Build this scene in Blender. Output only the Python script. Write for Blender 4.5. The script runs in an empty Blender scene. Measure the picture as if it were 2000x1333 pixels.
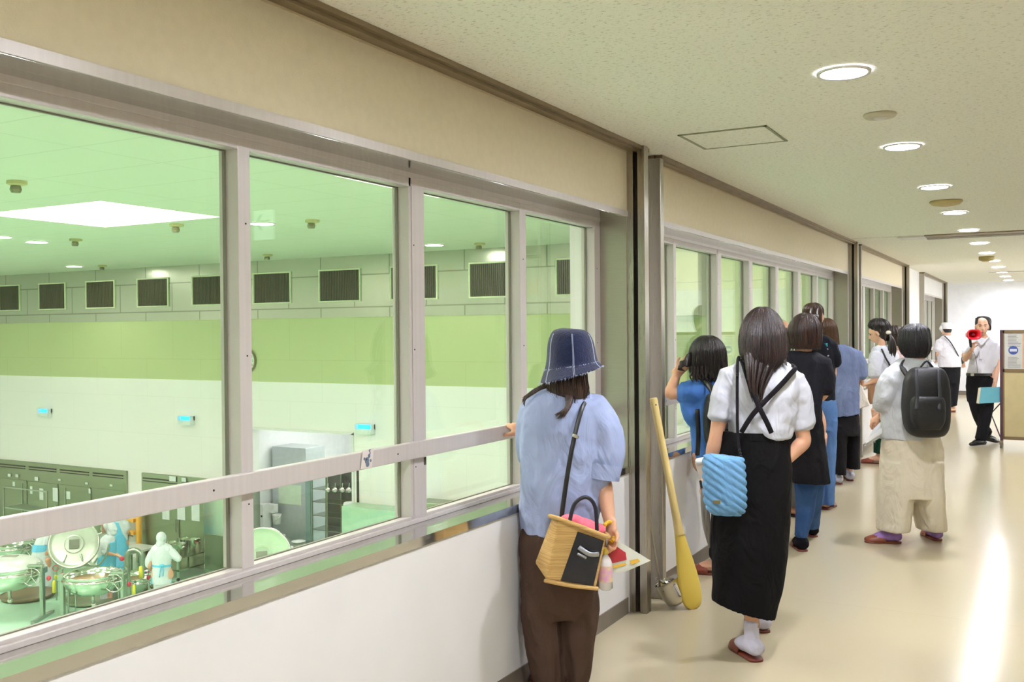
import bpy, math, random
from mathutils import Vector, Matrix, Quaternion
random.seed(7)
V = Vector
pi = math.pi
sc = bpy.context.scene
col = sc.collection

# ------------------------------------------------------------------ camera
F_PX, YAW, PITCH, ROLL, CAM_H = 1882.0, 0.505125, 0.0108523, -0.0083715, 1.52
cy, sy = math.cos(YAW), math.sin(YAW)
c_f = V((-sy * math.cos(PITCH), cy * math.cos(PITCH), -math.sin(PITCH)))
c_r0 = V((cy, sy, 0)); c_u0 = c_r0.cross(c_f)
c_r = math.cos(ROLL) * c_r0 + math.sin(ROLL) * c_u0
c_u = -math.sin(ROLL) * c_r0 + math.cos(ROLL) * c_u0
CAM = V((0, 0, CAM_H))
cd = bpy.data.cameras.new('camera'); cam = bpy.data.objects.new('camera', cd); col.objects.link(cam)
cd.sensor_width = 36; cd.lens = 36 * F_PX / 2000; cd.clip_start = .05; cd.clip_end = 200
cam.matrix_world = Matrix(((c_r.x, c_u.x, -c_f.x, 0), (c_r.y, c_u.y, -c_f.y, 0), (c_r.z, c_u.z, -c_f.z, CAM_H), (0, 0, 0, 1)))
sc.camera = cam

def ray(x, y):      # direction through a photo point, unit length along the optical axis
    return c_r * ((x - 1000) / F_PX) - c_u * ((y - 666.5) / F_PX) + c_f
def onX(x, y, X): d = ray(x, y); return CAM + d * (X / d.x)
def onY(x, y, Y): d = ray(x, y); return CAM + d * (Y / d.y)
def onZ(x, y, Z): d = ray(x, y); return CAM + d * ((Z - CAM_H) / d.z)
def atD(x, y, D): return CAM + ray(x, y) * D

# ------------------------------------------------------------------ world and exposure
w = bpy.data.worlds.new('world'); sc.world = w; w.use_nodes = True
w.node_tree.nodes['Background'].inputs[0].default_value = (.9, .95, 1, 1)
w.node_tree.nodes['Background'].inputs[1].default_value = 8.0
sc.view_settings.view_transform = 'Standard'; sc.view_settings.look = 'None'
sc.view_settings.exposure = 0.0; sc.view_settings.gamma = 1.0
sc.view_settings.use_curve_mapping = False
CORR_E, KITCH_E, SPOT_E = 325.0, 27.0, 90.0      # emission of hallway downlights, kitchen light wells, kitchen downlights

# ------------------------------------------------------------------ materials
def lin(c):
    return tuple((v / 12.92 if v <= .04045 else ((v + .055) / 1.055) ** 2.4) for v in [k / 255 for k in c])
MATS = {}
def mat(name, c, rough=.6, metal=0, c2=None, scale=8, stretch=(1, 1, 1), bump=0, bscale=40, coat=0, spec=.5, emis=0, trans=0, lo=.35, hi=.65, sheen=0):
    if name in MATS: return MATS[name]
    m = bpy.data.materials.new(name); m.use_nodes = True; nt = m.node_tree; N = nt.nodes; Lk = nt.links
    b = N['Principled BSDF']; b.inputs['Roughness'].default_value = rough; b.inputs['Metallic'].default_value = metal
    b.inputs['Specular IOR Level'].default_value = spec
    b.inputs['Coat Weight'].default_value = coat; b.inputs['Coat Roughness'].default_value = .05
    if sheen: b.inputs['Sheen Weight'].default_value = sheen
    C1 = lin(c) + (1,); C2 = lin(c2) + (1,) if c2 else tuple(min(1, k * .93) for k in C1[:3]) + (1,)
    tc = N.new('ShaderNodeTexCoord'); mp = N.new('ShaderNodeMapping'); mp.inputs['Scale'].default_value = stretch
    Lk.new(tc.outputs['Object'], mp.inputs[0])
    no = N.new('ShaderNodeTexNoise'); no.inputs['Scale'].default_value = scale; no.inputs['Detail'].default_value = 4
    Lk.new(mp.outputs[0], no.inputs['Vector'])
    cr = N.new('ShaderNodeValToRGB'); cr.color_ramp.elements[0].position = lo; cr.color_ramp.elements[1].position = hi
    cr.color_ramp.elements[0].color = C1; cr.color_ramp.elements[1].color = C2
    Lk.new(no.outputs['Fac'], cr.inputs[0]); Lk.new(cr.outputs[0], b.inputs['Base Color'])
    if bump:
        n2 = N.new('ShaderNodeTexNoise'); n2.inputs['Scale'].default_value = bscale; n2.inputs['Detail'].default_value = 3
        Lk.new(mp.outputs[0], n2.inputs['Vector'])
        bp = N.new('ShaderNodeBump'); bp.inputs['Strength'].default_value = bump; bp.inputs['Distance'].default_value = .01
        Lk.new(n2.outputs['Fac'], bp.inputs['Height']); Lk.new(bp.outputs[0], b.inputs['Normal'])
    if emis:
        b.inputs['Emission Color'].default_value = C1; b.inputs['Emission Strength'].default_value = emis
    if trans: b.inputs['Transmission Weight'].default_value = trans
    MATS[name] = m; return m

def glass_mat(name, tint, ior=1.5):
    m = bpy.data.materials.new(name); m.use_nodes = True; nt = m.node_tree; N = nt.nodes; Lk = nt.links
    for n in list(N): N.remove(n)
    o = N.new('ShaderNodeOutputMaterial'); t = N.new('ShaderNodeBsdfTransparent'); g = N.new('ShaderNodeBsdfGlossy')
    t.inputs[0].default_value = tint + (1,); g.inputs['Roughness'].default_value = 0.0; g.inputs[0].default_value = (.9, 1, .93, 1)
    lw = N.new('ShaderNodeLayerWeight'); lw.inputs[0].default_value = .5
    po = N.new('ShaderNodeMath'); po.operation = 'POWER'; po.inputs[1].default_value = 4.2; Lk.new(lw.outputs['Facing'], po.inputs[0])
    ma = N.new('ShaderNodeMath'); ma.operation = 'MULTIPLY_ADD'; ma.inputs[1].default_value = .9; ma.inputs[2].default_value = .035
    Lk.new(po.outputs[0], ma.inputs[0]); mx = N.new('ShaderNodeMixShader')
    Lk.new(ma.outputs[0], mx.inputs[0]); Lk.new(t.outputs[0], mx.inputs[1]); Lk.new(g.outputs[0], mx.inputs[2]); Lk.new(mx.outputs[0], o.inputs[0])
    return m

def emit_mat(name, c, s):
    return mat(name, c, rough=.5, emis=s)

def ceil_mat():
    m = mat('mineral_fibre_ceiling', (212, 204, 176), rough=.95, bump=.25, bscale=90, spec=.1)
    nt = m.node_tree; N = nt.nodes; Lk = nt.links; b = N['Principled BSDF']
    vo = N.new('ShaderNodeTexNoise'); vo.inputs['Scale'].default_value = 46; vo.inputs['Detail'].default_value = 5; vo.inputs['Roughness'].default_value = .7
    tc = [n for n in N if n.type == 'TEX_COORD'][0]; mp = N.new('ShaderNodeMapping'); mp.inputs['Scale'].default_value = (1, 2.2, 1)
    Lk.new(tc.outputs['Object'], mp.inputs[0]); Lk.new(mp.outputs[0], vo.inputs['Vector'])
    cr = N.new('ShaderNodeValToRGB'); cr.color_ramp.elements[0].position = .36; cr.color_ramp.elements[0].color = lin((200, 196, 178)) + (1,)
    cr.color_ramp.elements[1].position = .44; cr.color_ramp.elements[1].color = lin((246, 243, 230)) + (1,)
    Lk.new(vo.outputs['Fac'], cr.inputs[0]); Lk.new(cr.outputs[0], b.inputs['Base Color'])
    return m

def tile_mat(name, c, cl, w, h, axes='XY', rough=.8, mort=.012, coat=0, c2=None):
    m = mat(name, c, rough=rough, coat=coat); nt = m.node_tree; N = nt.nodes; Lk = nt.links; b = N['Principled BSDF']
    tc = [n for n in N if n.type == 'TEX_COORD'][0]
    sp = N.new('ShaderNodeSeparateXYZ'); cb = N.new('ShaderNodeCombineXYZ'); Lk.new(tc.outputs['Object'], sp.inputs[0])
    Lk.new(sp.outputs[axes[0]], cb.inputs[0]); Lk.new(sp.outputs[axes[1]], cb.inputs[1])
    br = N.new('ShaderNodeTexBrick'); br.offset = 0 if axes == 'XY' else .5
    br.inputs['Scale'].default_value = 1; br.inputs['Mortar Size'].default_value = mort
    br.inputs['Brick Width'].default_value = w; br.inputs['Row Height'].default_value = h
    br.inputs['Color1'].default_value = lin(c) + (1,); br.inputs['Color2'].default_value = lin(c2 or c) + (1,); br.inputs['Mortar'].default_value = lin(cl) + (1,)
    Lk.new(cb.outputs[0], br.inputs['Vector']); Lk.new(br.outputs[0], b.inputs['Base Color'])
    return m

def steel_mat(name, c=(176, 170, 158), rough=.28, stretch=(30, 30, .5), c2=None):
    m = mat(name, c, rough=rough, metal=1, c2=c2 or tuple(int(k * .975) for k in c), scale=14, stretch=stretch)
    nt = m.node_tree; N = nt.nodes; Lk = nt.links; b = N['Principled BSDF']
    no = [n for n in N if n.type == 'TEX_NOISE'][0]
    mr = N.new('ShaderNodeMapRange'); mr.inputs['To Min'].default_value = rough * .92; mr.inputs['To Max'].default_value = rough * 1.08
    Lk.new(no.outputs['Fac'], mr.inputs[0]); Lk.new(mr.outputs[0], b.inputs['Roughness'])
    return m

def hair_mat(name, c, c2, tip=None, z0=0, z1=1):
    m = mat(name, c, rough=.34, c2=c2, scale=14, stretch=(6, 6, .5), bump=.5, bscale=30, spec=.6, lo=.4, hi=.75)
    if tip:
        nt = m.node_tree; N = nt.nodes; Lk = nt.links; b = N['Principled BSDF']
        tc = [n for n in N if n.type == 'TEX_COORD'][0]; cr = [n for n in N if n.type == 'VALTORGB'][0]
        sp = N.new('ShaderNodeSeparateXYZ'); Lk.new(tc.outputs['Object'], sp.inputs[0])
        mr = N.new('ShaderNodeMapRange'); mr.inputs[1].default_value = z0; mr.inputs[2].default_value = z1; mr.inputs[3].default_value = .9; mr.inputs[4].default_value = 0
        Lk.new(sp.outputs[2], mr.inputs[0])
        no = [n for n in N if n.type == 'TEX_NOISE'][0]
        mu = N.new('ShaderNodeMath'); mu.operation = 'MULTIPLY'; mu.use_clamp = True; Lk.new(mr.outputs[0], mu.inputs[0]); 
        ml = N.new('ShaderNodeMath'); ml.operation = 'MULTIPLY'; ml.inputs[1].default_value = 1.5; Lk.new(no.outputs['Fac'], ml.inputs[0]); Lk.new(ml.outputs[0], mu.inputs[1])
        mx = N.new('ShaderNodeMix'); mx.data_type = 'RGBA'; Lk.new(mu.outputs[0], mx.inputs[0]); Lk.new(cr.outputs[0], mx.inputs[6]); mx.inputs[7].default_value = lin(tip) + (1,)
        Lk.new(mx.outputs[2], b.inputs['Base Color'])
    return m

def fabric(name, c, c2=None, rough=.85, scale=60, sheen=0):
    if 'fabric_' + name in MATS: return MATS['fabric_' + name]
    m = mat('fabric_' + name, c, rough=rough, c2=c2 or tuple(int(k * .96) for k in c), scale=3, spec=.15, sheen=sheen)
    nt = m.node_tree; N = nt.nodes; Lk = nt.links; b = N['Principled BSDF']; tc = [n for n in N if n.type == 'TEX_COORD'][0]
    mp = N.new('ShaderNodeMapping'); mp.inputs['Scale'].default_value = (1, 1, .55); Lk.new(tc.outputs['Object'], mp.inputs[0])
    n1 = N.new('ShaderNodeTexNoise'); n1.inputs['Scale'].default_value = 7; n1.inputs['Detail'].default_value = 3; n1.inputs['Distortion'].default_value = 1.6; n1.inputs['Roughness'].default_value = .45
    Lk.new(mp.outputs[0], n1.inputs['Vector'])
    bp = N.new('ShaderNodeBump'); bp.inputs['Strength'].default_value = .55; bp.inputs['Distance'].default_value = .05; Lk.new(n1.outputs['Fac'], bp.inputs['Height'])
    n2 = N.new('ShaderNodeTexNoise'); n2.inputs['Scale'].default_value = 600; Lk.new(tc.outputs['Object'], n2.inputs['Vector'])
    b2 = N.new('ShaderNodeBump'); b2.inputs['Strength'].default_value = .15; b2.inputs['Distance'].default_value = .001; Lk.new(n2.outputs['Fac'], b2.inputs['Height'])
    Lk.new(bp.outputs[0], b2.inputs['Normal']); Lk.new(b2.outputs[0], b.inputs['Normal'])
    return m

M_ceil = ceil_mat()
M_beige = mat('beige_vinyl_wallcovering', (228, 216, 188), rough=.75, c2=(224, 212, 184), scale=30, bump=.1, bscale=220, spec=.25)
M_white = mat('white_wall_panel', (234, 232, 230), rough=.42, c2=(230, 228, 225), scale=3, spec=.4)
M_plaster = mat('bright_white_wall_paint', (238, 238, 240), rough=.8, c2=(233, 233, 236))
M_floor = tile_mat('glossy_vinyl_floor', (188, 176, 147), (183, 171, 142), 2.6, 1.83, rough=.16, mort=.004, coat=.0, c2=(186, 174, 145))
M_floor.node_tree.nodes['Principled BSDF'].inputs['Specular IOR Level'].default_value = .26
M_base = mat('dark_grey_baseboard', (122, 112, 100), rough=.5, c2=(114, 104, 92))
M_alu = mat('anodised_aluminium', (206, 198, 194), rough=.35, metal=.2, c2=(201, 193, 189), scale=2, stretch=(1, 30, 1))
M_sill = mat('polished_aluminium_sill', (206, 204, 200), rough=.09, metal=.95, c2=(202, 200, 196), scale=2)
M_steel = steel_mat('brushed_stainless')
M_steelH = steel_mat('brushed_stainless_reveal', (178, 172, 160), .3, (1, 1, 40))
M_track = mat('bronze_grey_track', (142, 126, 100), rough=.35, metal=.5, c2=(130, 115, 90))
M_slot = mat('dark_slot', (38, 26, 18), rough=.6)
M_trimtop = mat('pale_edge_bead', (212, 196, 160), rough=.5)
M_glass = glass_mat('window_glass', (.985, 1.0, .98))
M_lamp = emit_mat('downlight_glow', (241, 243, 255), CORR_E)
def beam(m, K, p, floor_=4.0):      # reflector downlight: intensity falls off away from straight down
    nt = m.node_tree; N = nt.nodes; Lk = nt.links; b = N['Principled BSDF']
    g = N.new('ShaderNodeNewGeometry'); d = N.new('ShaderNodeVectorMath'); d.operation = 'DOT_PRODUCT'
    Lk.new(g.outputs['Incoming'], d.inputs[0]); Lk.new(g.outputs['Normal'], d.inputs[1])
    a = N.new('ShaderNodeMath'); a.operation = 'ABSOLUTE'; Lk.new(d.outputs['Value'], a.inputs[0])
    q = N.new('ShaderNodeMath'); q.operation = 'POWER'; q.inputs[1].default_value = p; Lk.new(a.outputs[0], q.inputs[0])
    k = N.new('ShaderNodeMath'); k.operation = 'MULTIPLY_ADD'; k.inputs[1].default_value = K; k.inputs[2].default_value = floor_; Lk.new(q.outputs[0], k.inputs[0])
    Lk.new(k.outputs[0], b.inputs['Emission Strength'])
beam(M_lamp, CORR_E * 1.8, .75)
M_ring = mat('white_enamel_ring', (232, 228, 222), rough=.35)
M_kceil = tile_mat('kitchen_ceiling_tiles', (204, 208, 186), (190, 194, 172), 1.82, .91, rough=.85, mort=.01)
M_kgreen = tile_mat('kitchen_green_wall_panels', (186, 196, 142), (177, 187, 134), 1.82, .91, 'XZ', rough=.4, mort=.008)
M_kcream = tile_mat('kitchen_cream_wall_panels', (245, 240, 238), (238, 233, 230), 1.82, .91, 'XZ', rough=.4, mort=.006)
M_kband = tile_mat('kitchen_steel_band', (190, 192, 176), (140, 142, 126), 1.82, .68, 'XZ', rough=.25, mort=.014)
M_kband.node_tree.nodes['Principled BSDF'].inputs['Metallic'].default_value = .75
M_kfloor = mat('kitchen_green_floor_coating', (180, 224, 192), rough=.22, c2=(172, 218, 184), scale=1.2, coat=.2)
M_kpink = mat('recess_well_white_paint', (246, 238, 236), rough=.8)
M_kspot = emit_mat('kitchen_downlight_glow', (255, 252, 244), SPOT_E)
M_well = emit_mat('light_well_diffuser', (255, 250, 248), KITCH_E)
M_ksteel = steel_mat('kitchen_stainless', (196, 204, 186), .22, (1, 1, 1))
M_kdark = steel_mat('cold_room_stainless', (150, 160, 132), .35, (1, 1, 30))
M_chrome = mat('polished_steel', (214, 210, 202), rough=.1, metal=1)
M_black = mat('black_plastic', (22, 21, 22), rough=.4)
M_skin = mat('skin', (214, 166, 134), rough=.5, c2=(207, 156, 124), scale=6, spec=.35)
M_skin.node_tree.nodes['Principled BSDF'].inputs['Subsurface Weight'].default_value = .08
M_skin2 = mat('skin_pale', (222, 178, 150), rough=.5, c2=(214, 168, 140), scale=6, spec=.35)

# ------------------------------------------------------------------ mesh helpers
def cmr(P, n):
    """Catmull-Rom resample of a list of tuples"""
    out = []; k = len(P)
    if k < 3: 
        for i in range(n + 1):
            t = i / n; out.append(tuple(a + (b - a) * t for a, b in zip(P[0], P[-1])))
        return out
    for i in range(k - 1):
        p0 = P[max(i - 1, 0)]; p1 = P[i]; p2 = P[i + 1]; p3 = P[min(i + 2, k - 1)]
        for j in range(n):
            t = j / n; out.append(tuple(.5 * (2 * b + (c - a) * t + (2 * a - 5 * b + 4 * c - d) * t * t + (3 * b - a - 3 * c + d) * t ** 3) for a, b, c, d in zip(p0, p1, p2, p3)))
    out.append(tuple(P[-1])); return out

class MB:
    def __init__(s): s.v = []; s.f = []
    def rings(s, R, cap0=True, cap1=True, closed=True):
        b = len(s.v); n = len(R[0])
        for r in R: s.v += [tuple(p) for p in r]
        for i in range(len(R) - 1):
            for j in range(n if closed else n - 1):
                a = b + i * n + j; c = b + i * n + (j + 1) % n
                s.f.append((a, c, c + n, a + n))
        if cap0: s.f.append(tuple(b + j for j in range(n))[::-1])
        if cap1: s.f.append(tuple(b + (len(R) - 1) * n + j for j in range(n)))
        return s
    def box(s, p0, p1):
        x0, x1 = sorted((p0[0], p1[0])); y0, y1 = sorted((p0[1], p1[1])); z0, z1 = sorted((p0[2], p1[2]))
        b = len(s.v)
        s.v += [(x0, y0, z0), (x1, y0, z0), (x1, y1, z0), (x0, y1, z0), (x0, y0, z1), (x1, y0, z1), (x1, y1, z1), (x0, y1, z1)]
        s.f += [tuple(b + k for k in q) for q in ((0, 3, 2, 1), (4, 5, 6, 7), (0, 1, 5, 4), (1, 2, 6, 5), (2, 3, 7, 6), (3, 0, 4, 7))]
        return s
    def hexa(s, P):   # eight corners, bottom four then top four
        b = len(s.v); s.v += [tuple(p) for p in P]
        s.f += [tuple(b + k for k in q) for q in ((0, 3, 2, 1), (4, 5, 6, 7), (0, 1, 5, 4), (1, 2, 6, 5), (2, 3, 7, 6), (3, 0, 4, 7))]
        return s
    def tube(s, P, r, n=12, sub=4, sx=1.0, up=None, cap=True):
        """P points, r radius or list; sx widens along the side axis"""
        if not isinstance(r, (list, tuple)): r = [r] * len(P)
        Q = cmr([tuple(p) + (q,) for p, q in zip(P, r)], sub) if sub > 1 or len(P) < 3 else [tuple(p) + (q,) for p, q in zip(P, r)]
        pts = [V(q[:3]) for q in Q]; R = []; ref = V(up) if up else None; prev = None
        for i, p in enumerate(pts):
            t = (pts[min(i + 1, len(pts) - 1)] - pts[max(i - 1, 0)]).normalized()
            if ref is None:
                a = V((0, 0, 1)) if abs(t.z) < .8 else V((1, 0, 0))
                if prev is not None: a = prev
                u = (a - t * a.dot(t)).normalized(); prev = u
            else: u = (ref - t * ref.dot(t)).normalized()
            sd = t.cross(u); rr = max(Q[i][3], 1e-4)
            R.append([p + sd * (math.cos(2 * pi * j / n) * rr * sx) + u * (math.sin(2 * pi * j / n) * rr) for j in range(n)])
        e = r[0] * .45; t0 = (pts[1] - pts[0]).normalized(); t1 = (pts[-1] - pts[-2]).normalized()
        def shrink(ring, c, off, k): return [c + off + (q - c) * k for q in ring]
        if cap and n > 5:
            R = [shrink(R[0], pts[0], -t0 * Q[0][3] * .45, .6)] + R + [shrink(R[-1], pts[-1], t1 * Q[-1][3] * .45, .6)]
        return s.rings(R, cap, cap)
    def ell(s, c, r, axes=None, nu=20, nv=12, fn=None):
        c = V(c); X, Y, Z = axes or (V((1, 0, 0)), V((0, 1, 0)), V((0, 0, 1))); R = []
        for i in range(nv + 1):
            ph = -pi / 2 + pi * (i + .02) / (nv + .04); ring = []
            for j in range(nu):
                th = 2 * pi * j / nu; q = V((math.cos(ph) * math.cos(th), math.cos(ph) * math.sin(th), math.sin(ph)))
                if fn: q = fn(q)
                ring.append(c + X * (q.x * r[0]) + Y * (q.y * r[1]) + Z * (q.z * r[2]))
            R.append(ring)
        return s.rings(R)
    def lathe(s, prof, c, n=32, axis=None, cap0=True, cap1=True):
        c = V(c)
        if axis is None: X, Y, Z = V((1, 0, 0)), V((0, 1, 0)), V((0, 0, 1))
        else:
            Z = V(axis).normalized(); a = V((0, 0, 1)) if abs(Z.z) < .9 else V((1, 0, 0)); X = a.cross(Z).normalized(); Y = Z.cross(X)
        return s.rings([[c + X * (r * math.cos(2 * pi * j / n)) + Y * (r * math.sin(2 * pi * j / n)) + Z * h for j in range(n)] for r, h in prof], cap0, cap1)
    def prism(s, poly, d):
        """closed polygon of 3D points extruded by vector d"""
        d = V(d); b = len(s.v); n = len(poly)
        s.v += [tuple(p) for p in poly] + [tuple(V(p) + d) for p in poly]
        s.f.append(tuple(range(b, b + n))); s.f.append(tuple(range(b + n, b + 2 * n))[::-1])
        for j in range(n):
            k = (j + 1) % n; s.f.append((b + j, b + n + j, b + n + k, b + k))
        return s
    def build(s, name, m, parent=None, local=True, smooth=False, vox=0, smi=0, disp=0, dsc=.25, bev=0, label=None):
        me = bpy.data.meshes.new(name)
        vs = s.v
        root = parent
        while root is not None and root.parent is not None: root = root.parent
        if root is not None and not local:
            im = ROOTM[root.name].inverted(); vs = [tuple(im @ V(p)) for p in vs]
        me.from_pydata(vs, [], s.f)
        me.materials.append(m); o = bpy.data.objects.new(name, me); col.objects.link(o)
        if parent: o.parent = parent
        if smooth or vox: me.polygons.foreach_set('use_smooth', [True] * len(me.polygons))
        me.update()
        if not vox:
            import bmesh
            bm = bmesh.new(); bm.from_mesh(me); bmesh.ops.recalc_face_normals(bm, faces=bm.faces[:]); bm.to_mesh(me); bm.free()
        if vox:
            md = o.modifiers.new('r', 'REMESH'); md.mode = 'VOXEL'; md.voxel_size = vox; md.use_smooth_shade = True
            if smi: ms = o.modifiers.new('s', 'SMOOTH'); ms.iterations = smi; ms.factor = .5
            if disp:
                tx = TEX.get(dsc)
                if tx is None: tx = bpy.data.textures.new('folds%g' % dsc, 'CLOUDS'); tx.noise_scale = dsc; tx.noise_depth = 2; TEX[dsc] = tx
                dm = o.modifiers.new('d', 'DISPLACE'); dm.texture = tx; dm.strength = disp; dm.mid_level = .5; dm.texture_coords = 'LOCAL'
                o.modifiers.new('s2', 'SMOOTH').iterations = 2
        if bev:
            bv = o.modifiers.new('b', 'BEVEL'); bv.width = bev; bv.segments = 2; bv.limit_method = 'ANGLE'
        if label: o['label'] = label
        return o
TEX = {}; ROOTM = {}

def tag(o, label, cat, group=None, kind=None):
    if label: o['label'] = label
    if cat: o['category'] = cat
    if group: o['group'] = group
    if kind: o['kind'] = kind
    return o
def thing(name, label, cat, loc=(0, 0, 0), rz=0, group=None):
    o = bpy.data.objects.new(name, None); col.objects.link(o); o.empty_display_size = .1
    o.location = loc; o.rotation_euler = (0, 0, rz); ROOTM[o.name] = Matrix.Translation(V(loc)) @ Matrix.Rotation(rz, 4, 'Z')
    return tag(o, label, cat, group)
def struct(name, mb, m, **k):
    o = mb.build(name, m, **k); o['kind'] = 'structure'; return o
def clone(root, loc, rz, label, group=None):
    r = root.copy(); col.objects.link(r); r.location = loc; r.rotation_euler = (0, 0, rz); r['label'] = label
    if group: r['group'] = group
    ROOTM[r.name] = Matrix.Translation(V(loc)) @ Matrix.Rotation(rz, 4, 'Z')
    def rec(a, b):
        for ch in list(a.children):
            c = ch.copy(); col.objects.link(c); c.parent = b; rec(ch, c)
    rec(root, r); return r
ORD = ['nearest', 'second', 'third', 'fourth', 'fifth', 'sixth', 'seventh', 'eighth', 'ninth', 'tenth', 'eleventh', 'twelfth']

def text(name, s, size, origin, right, up, m, parent, ext=.001, align='CENTER'):
    cu = bpy.data.curves.new('t', 'FONT'); cu.body = s; cu.size = size; cu.extrude = ext; cu.align_x = align; cu.align_y = 'CENTER'
    ob = bpy.data.objects.new('t', cu); me = bpy.data.meshes.new_from_object(ob)
    bpy.data.objects.remove(ob)
    right = V(right).normalized(); up = V(up).normalized(); n = right.cross(up); origin = V(origin)
    mm = MB()
    mm.v = [tuple(origin + right * v.co.x + up * v.co.y + n * v.co.z) for v in me.vertices]; mm.f = [tuple(p.vertices) for p in me.polygons]
    return mm.build(name, m, parent, local=False)

# ================================================================== STRUCTURE
WX, GX, GL = -1.96, -2.114, -2.172      # hallway wall face, mullion face, glass
CH = 2.50
YF = 23.7                               # far wall
SEGS = [(-4.0, 4.83), (5.18, 11.45), (11.95, 16.2), (18.75, 23.0)]
SILL, HEAD = .785, 2.147

struct('floor', MB().box((-2.3, -6, -.2), (6.5, YF + .2, 0)), M_floor)
struct('ceiling', MB().box((-2.3, -6, CH), (6.5, YF + .2, CH + .2)), M_ceil)
mb = MB(); prevy = -6
for a, b in SEGS:
    mb.box((WX, prevy, 0), (-2.3, a, CH))
    mb.box((WX, a, 0), (-2.3, b, SILL - .035)); mb.box((WX, a, HEAD + .01), (-2.3, b, CH)); prevy = b
mb.box((WX, prevy, 0), (-2.3, YF, CH))
# split: lower white panels and upper beige panels are separate faces of the left wall
mbl = MB(); mbu = MB(); prevy = -6
for i, (a, b) in enumerate(SEGS):
    mbl.box((WX, prevy, 0), (-2.3, a, CH)); mbl.box((WX, a, 0), (-2.3, b, SILL - .035)); prevy = b
mbl.box((WX, prevy, 0), (-2.3, YF, CH))
struct('wall_left', mbl, M_white)
for i, (a, b) in enumerate(SEGS):
    struct('trim_%d' % (i + 1), MB().box((WX, a, HEAD + .01), (-2.3, b, CH)), M_beige if i < 3 else M_white)
struct('wall_kitchen_side', MB().box((-1.99, -6, -4.2), (-2.3, 24.2, -.2)), M_kcream)
mb = MB().box((1.75, -6, 0), (1.9, 12.0, CH)).box((1.75, 12, 0), (6.3, 12.15, CH))
struct('wall_right', mb, mat('right_hallway_wall_paint', (232, 230, 224), rough=.6))
struct('wall_back', MB().box((-2.3, -6.2, 0), (1.9, -6, CH)), M_beige)
struct('wall_far', MB().box((-2.3, YF, 0), (6.5, YF + .15, CH)), M_plaster)
struct('baseboard_far', MB().box((-1.94, YF - .02, 0), (6.4, YF, .09)), M_base)
# daylight side of the far lobby: low wall, big windows
mb = MB().box((6.3, 12, 0), (6.45, YF, .35)).box((6.3, 12, 2.35), (6.45, YF, CH))
for y in (12, 14.9, 17.8, 20.7, 23.55): mb.box((6.3, y, .35), (6.45, y + .15, 2.35))
struct('wall_lobby_window_side', mb, M_plaster)
for i, y in enumerate((12.15, 15.05, 17.95, 20.85)):
    mb = MB().box((6.36, y, .35), (6.40, y + 2.75, .41)).box((6.36, y, 2.29), (6.40, y + 2.75, 2.35)).box((6.36, y, .35), (6.40, y + .05, 2.35)).box((6.36, y + 2.7, .35), (6.40, y + 2.75, 2.35)).box((6.36, y + 1.35, .35), (6.40, y + 1.40, 2.35))
    struct('window_%d' % (40 + i), mb, M_alu)
# baseboards on the left
mb = MB(); prevy = -6
for a, b in ((-4, 4.80), (5.26, 11.4), (11.95, 16.15), (16.4, 18.7), (18.8, 23.6)): mb.box((WX + .006, a, 0), (WX, b, .085))
struct('baseboard_left', mb, M_base)

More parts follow.
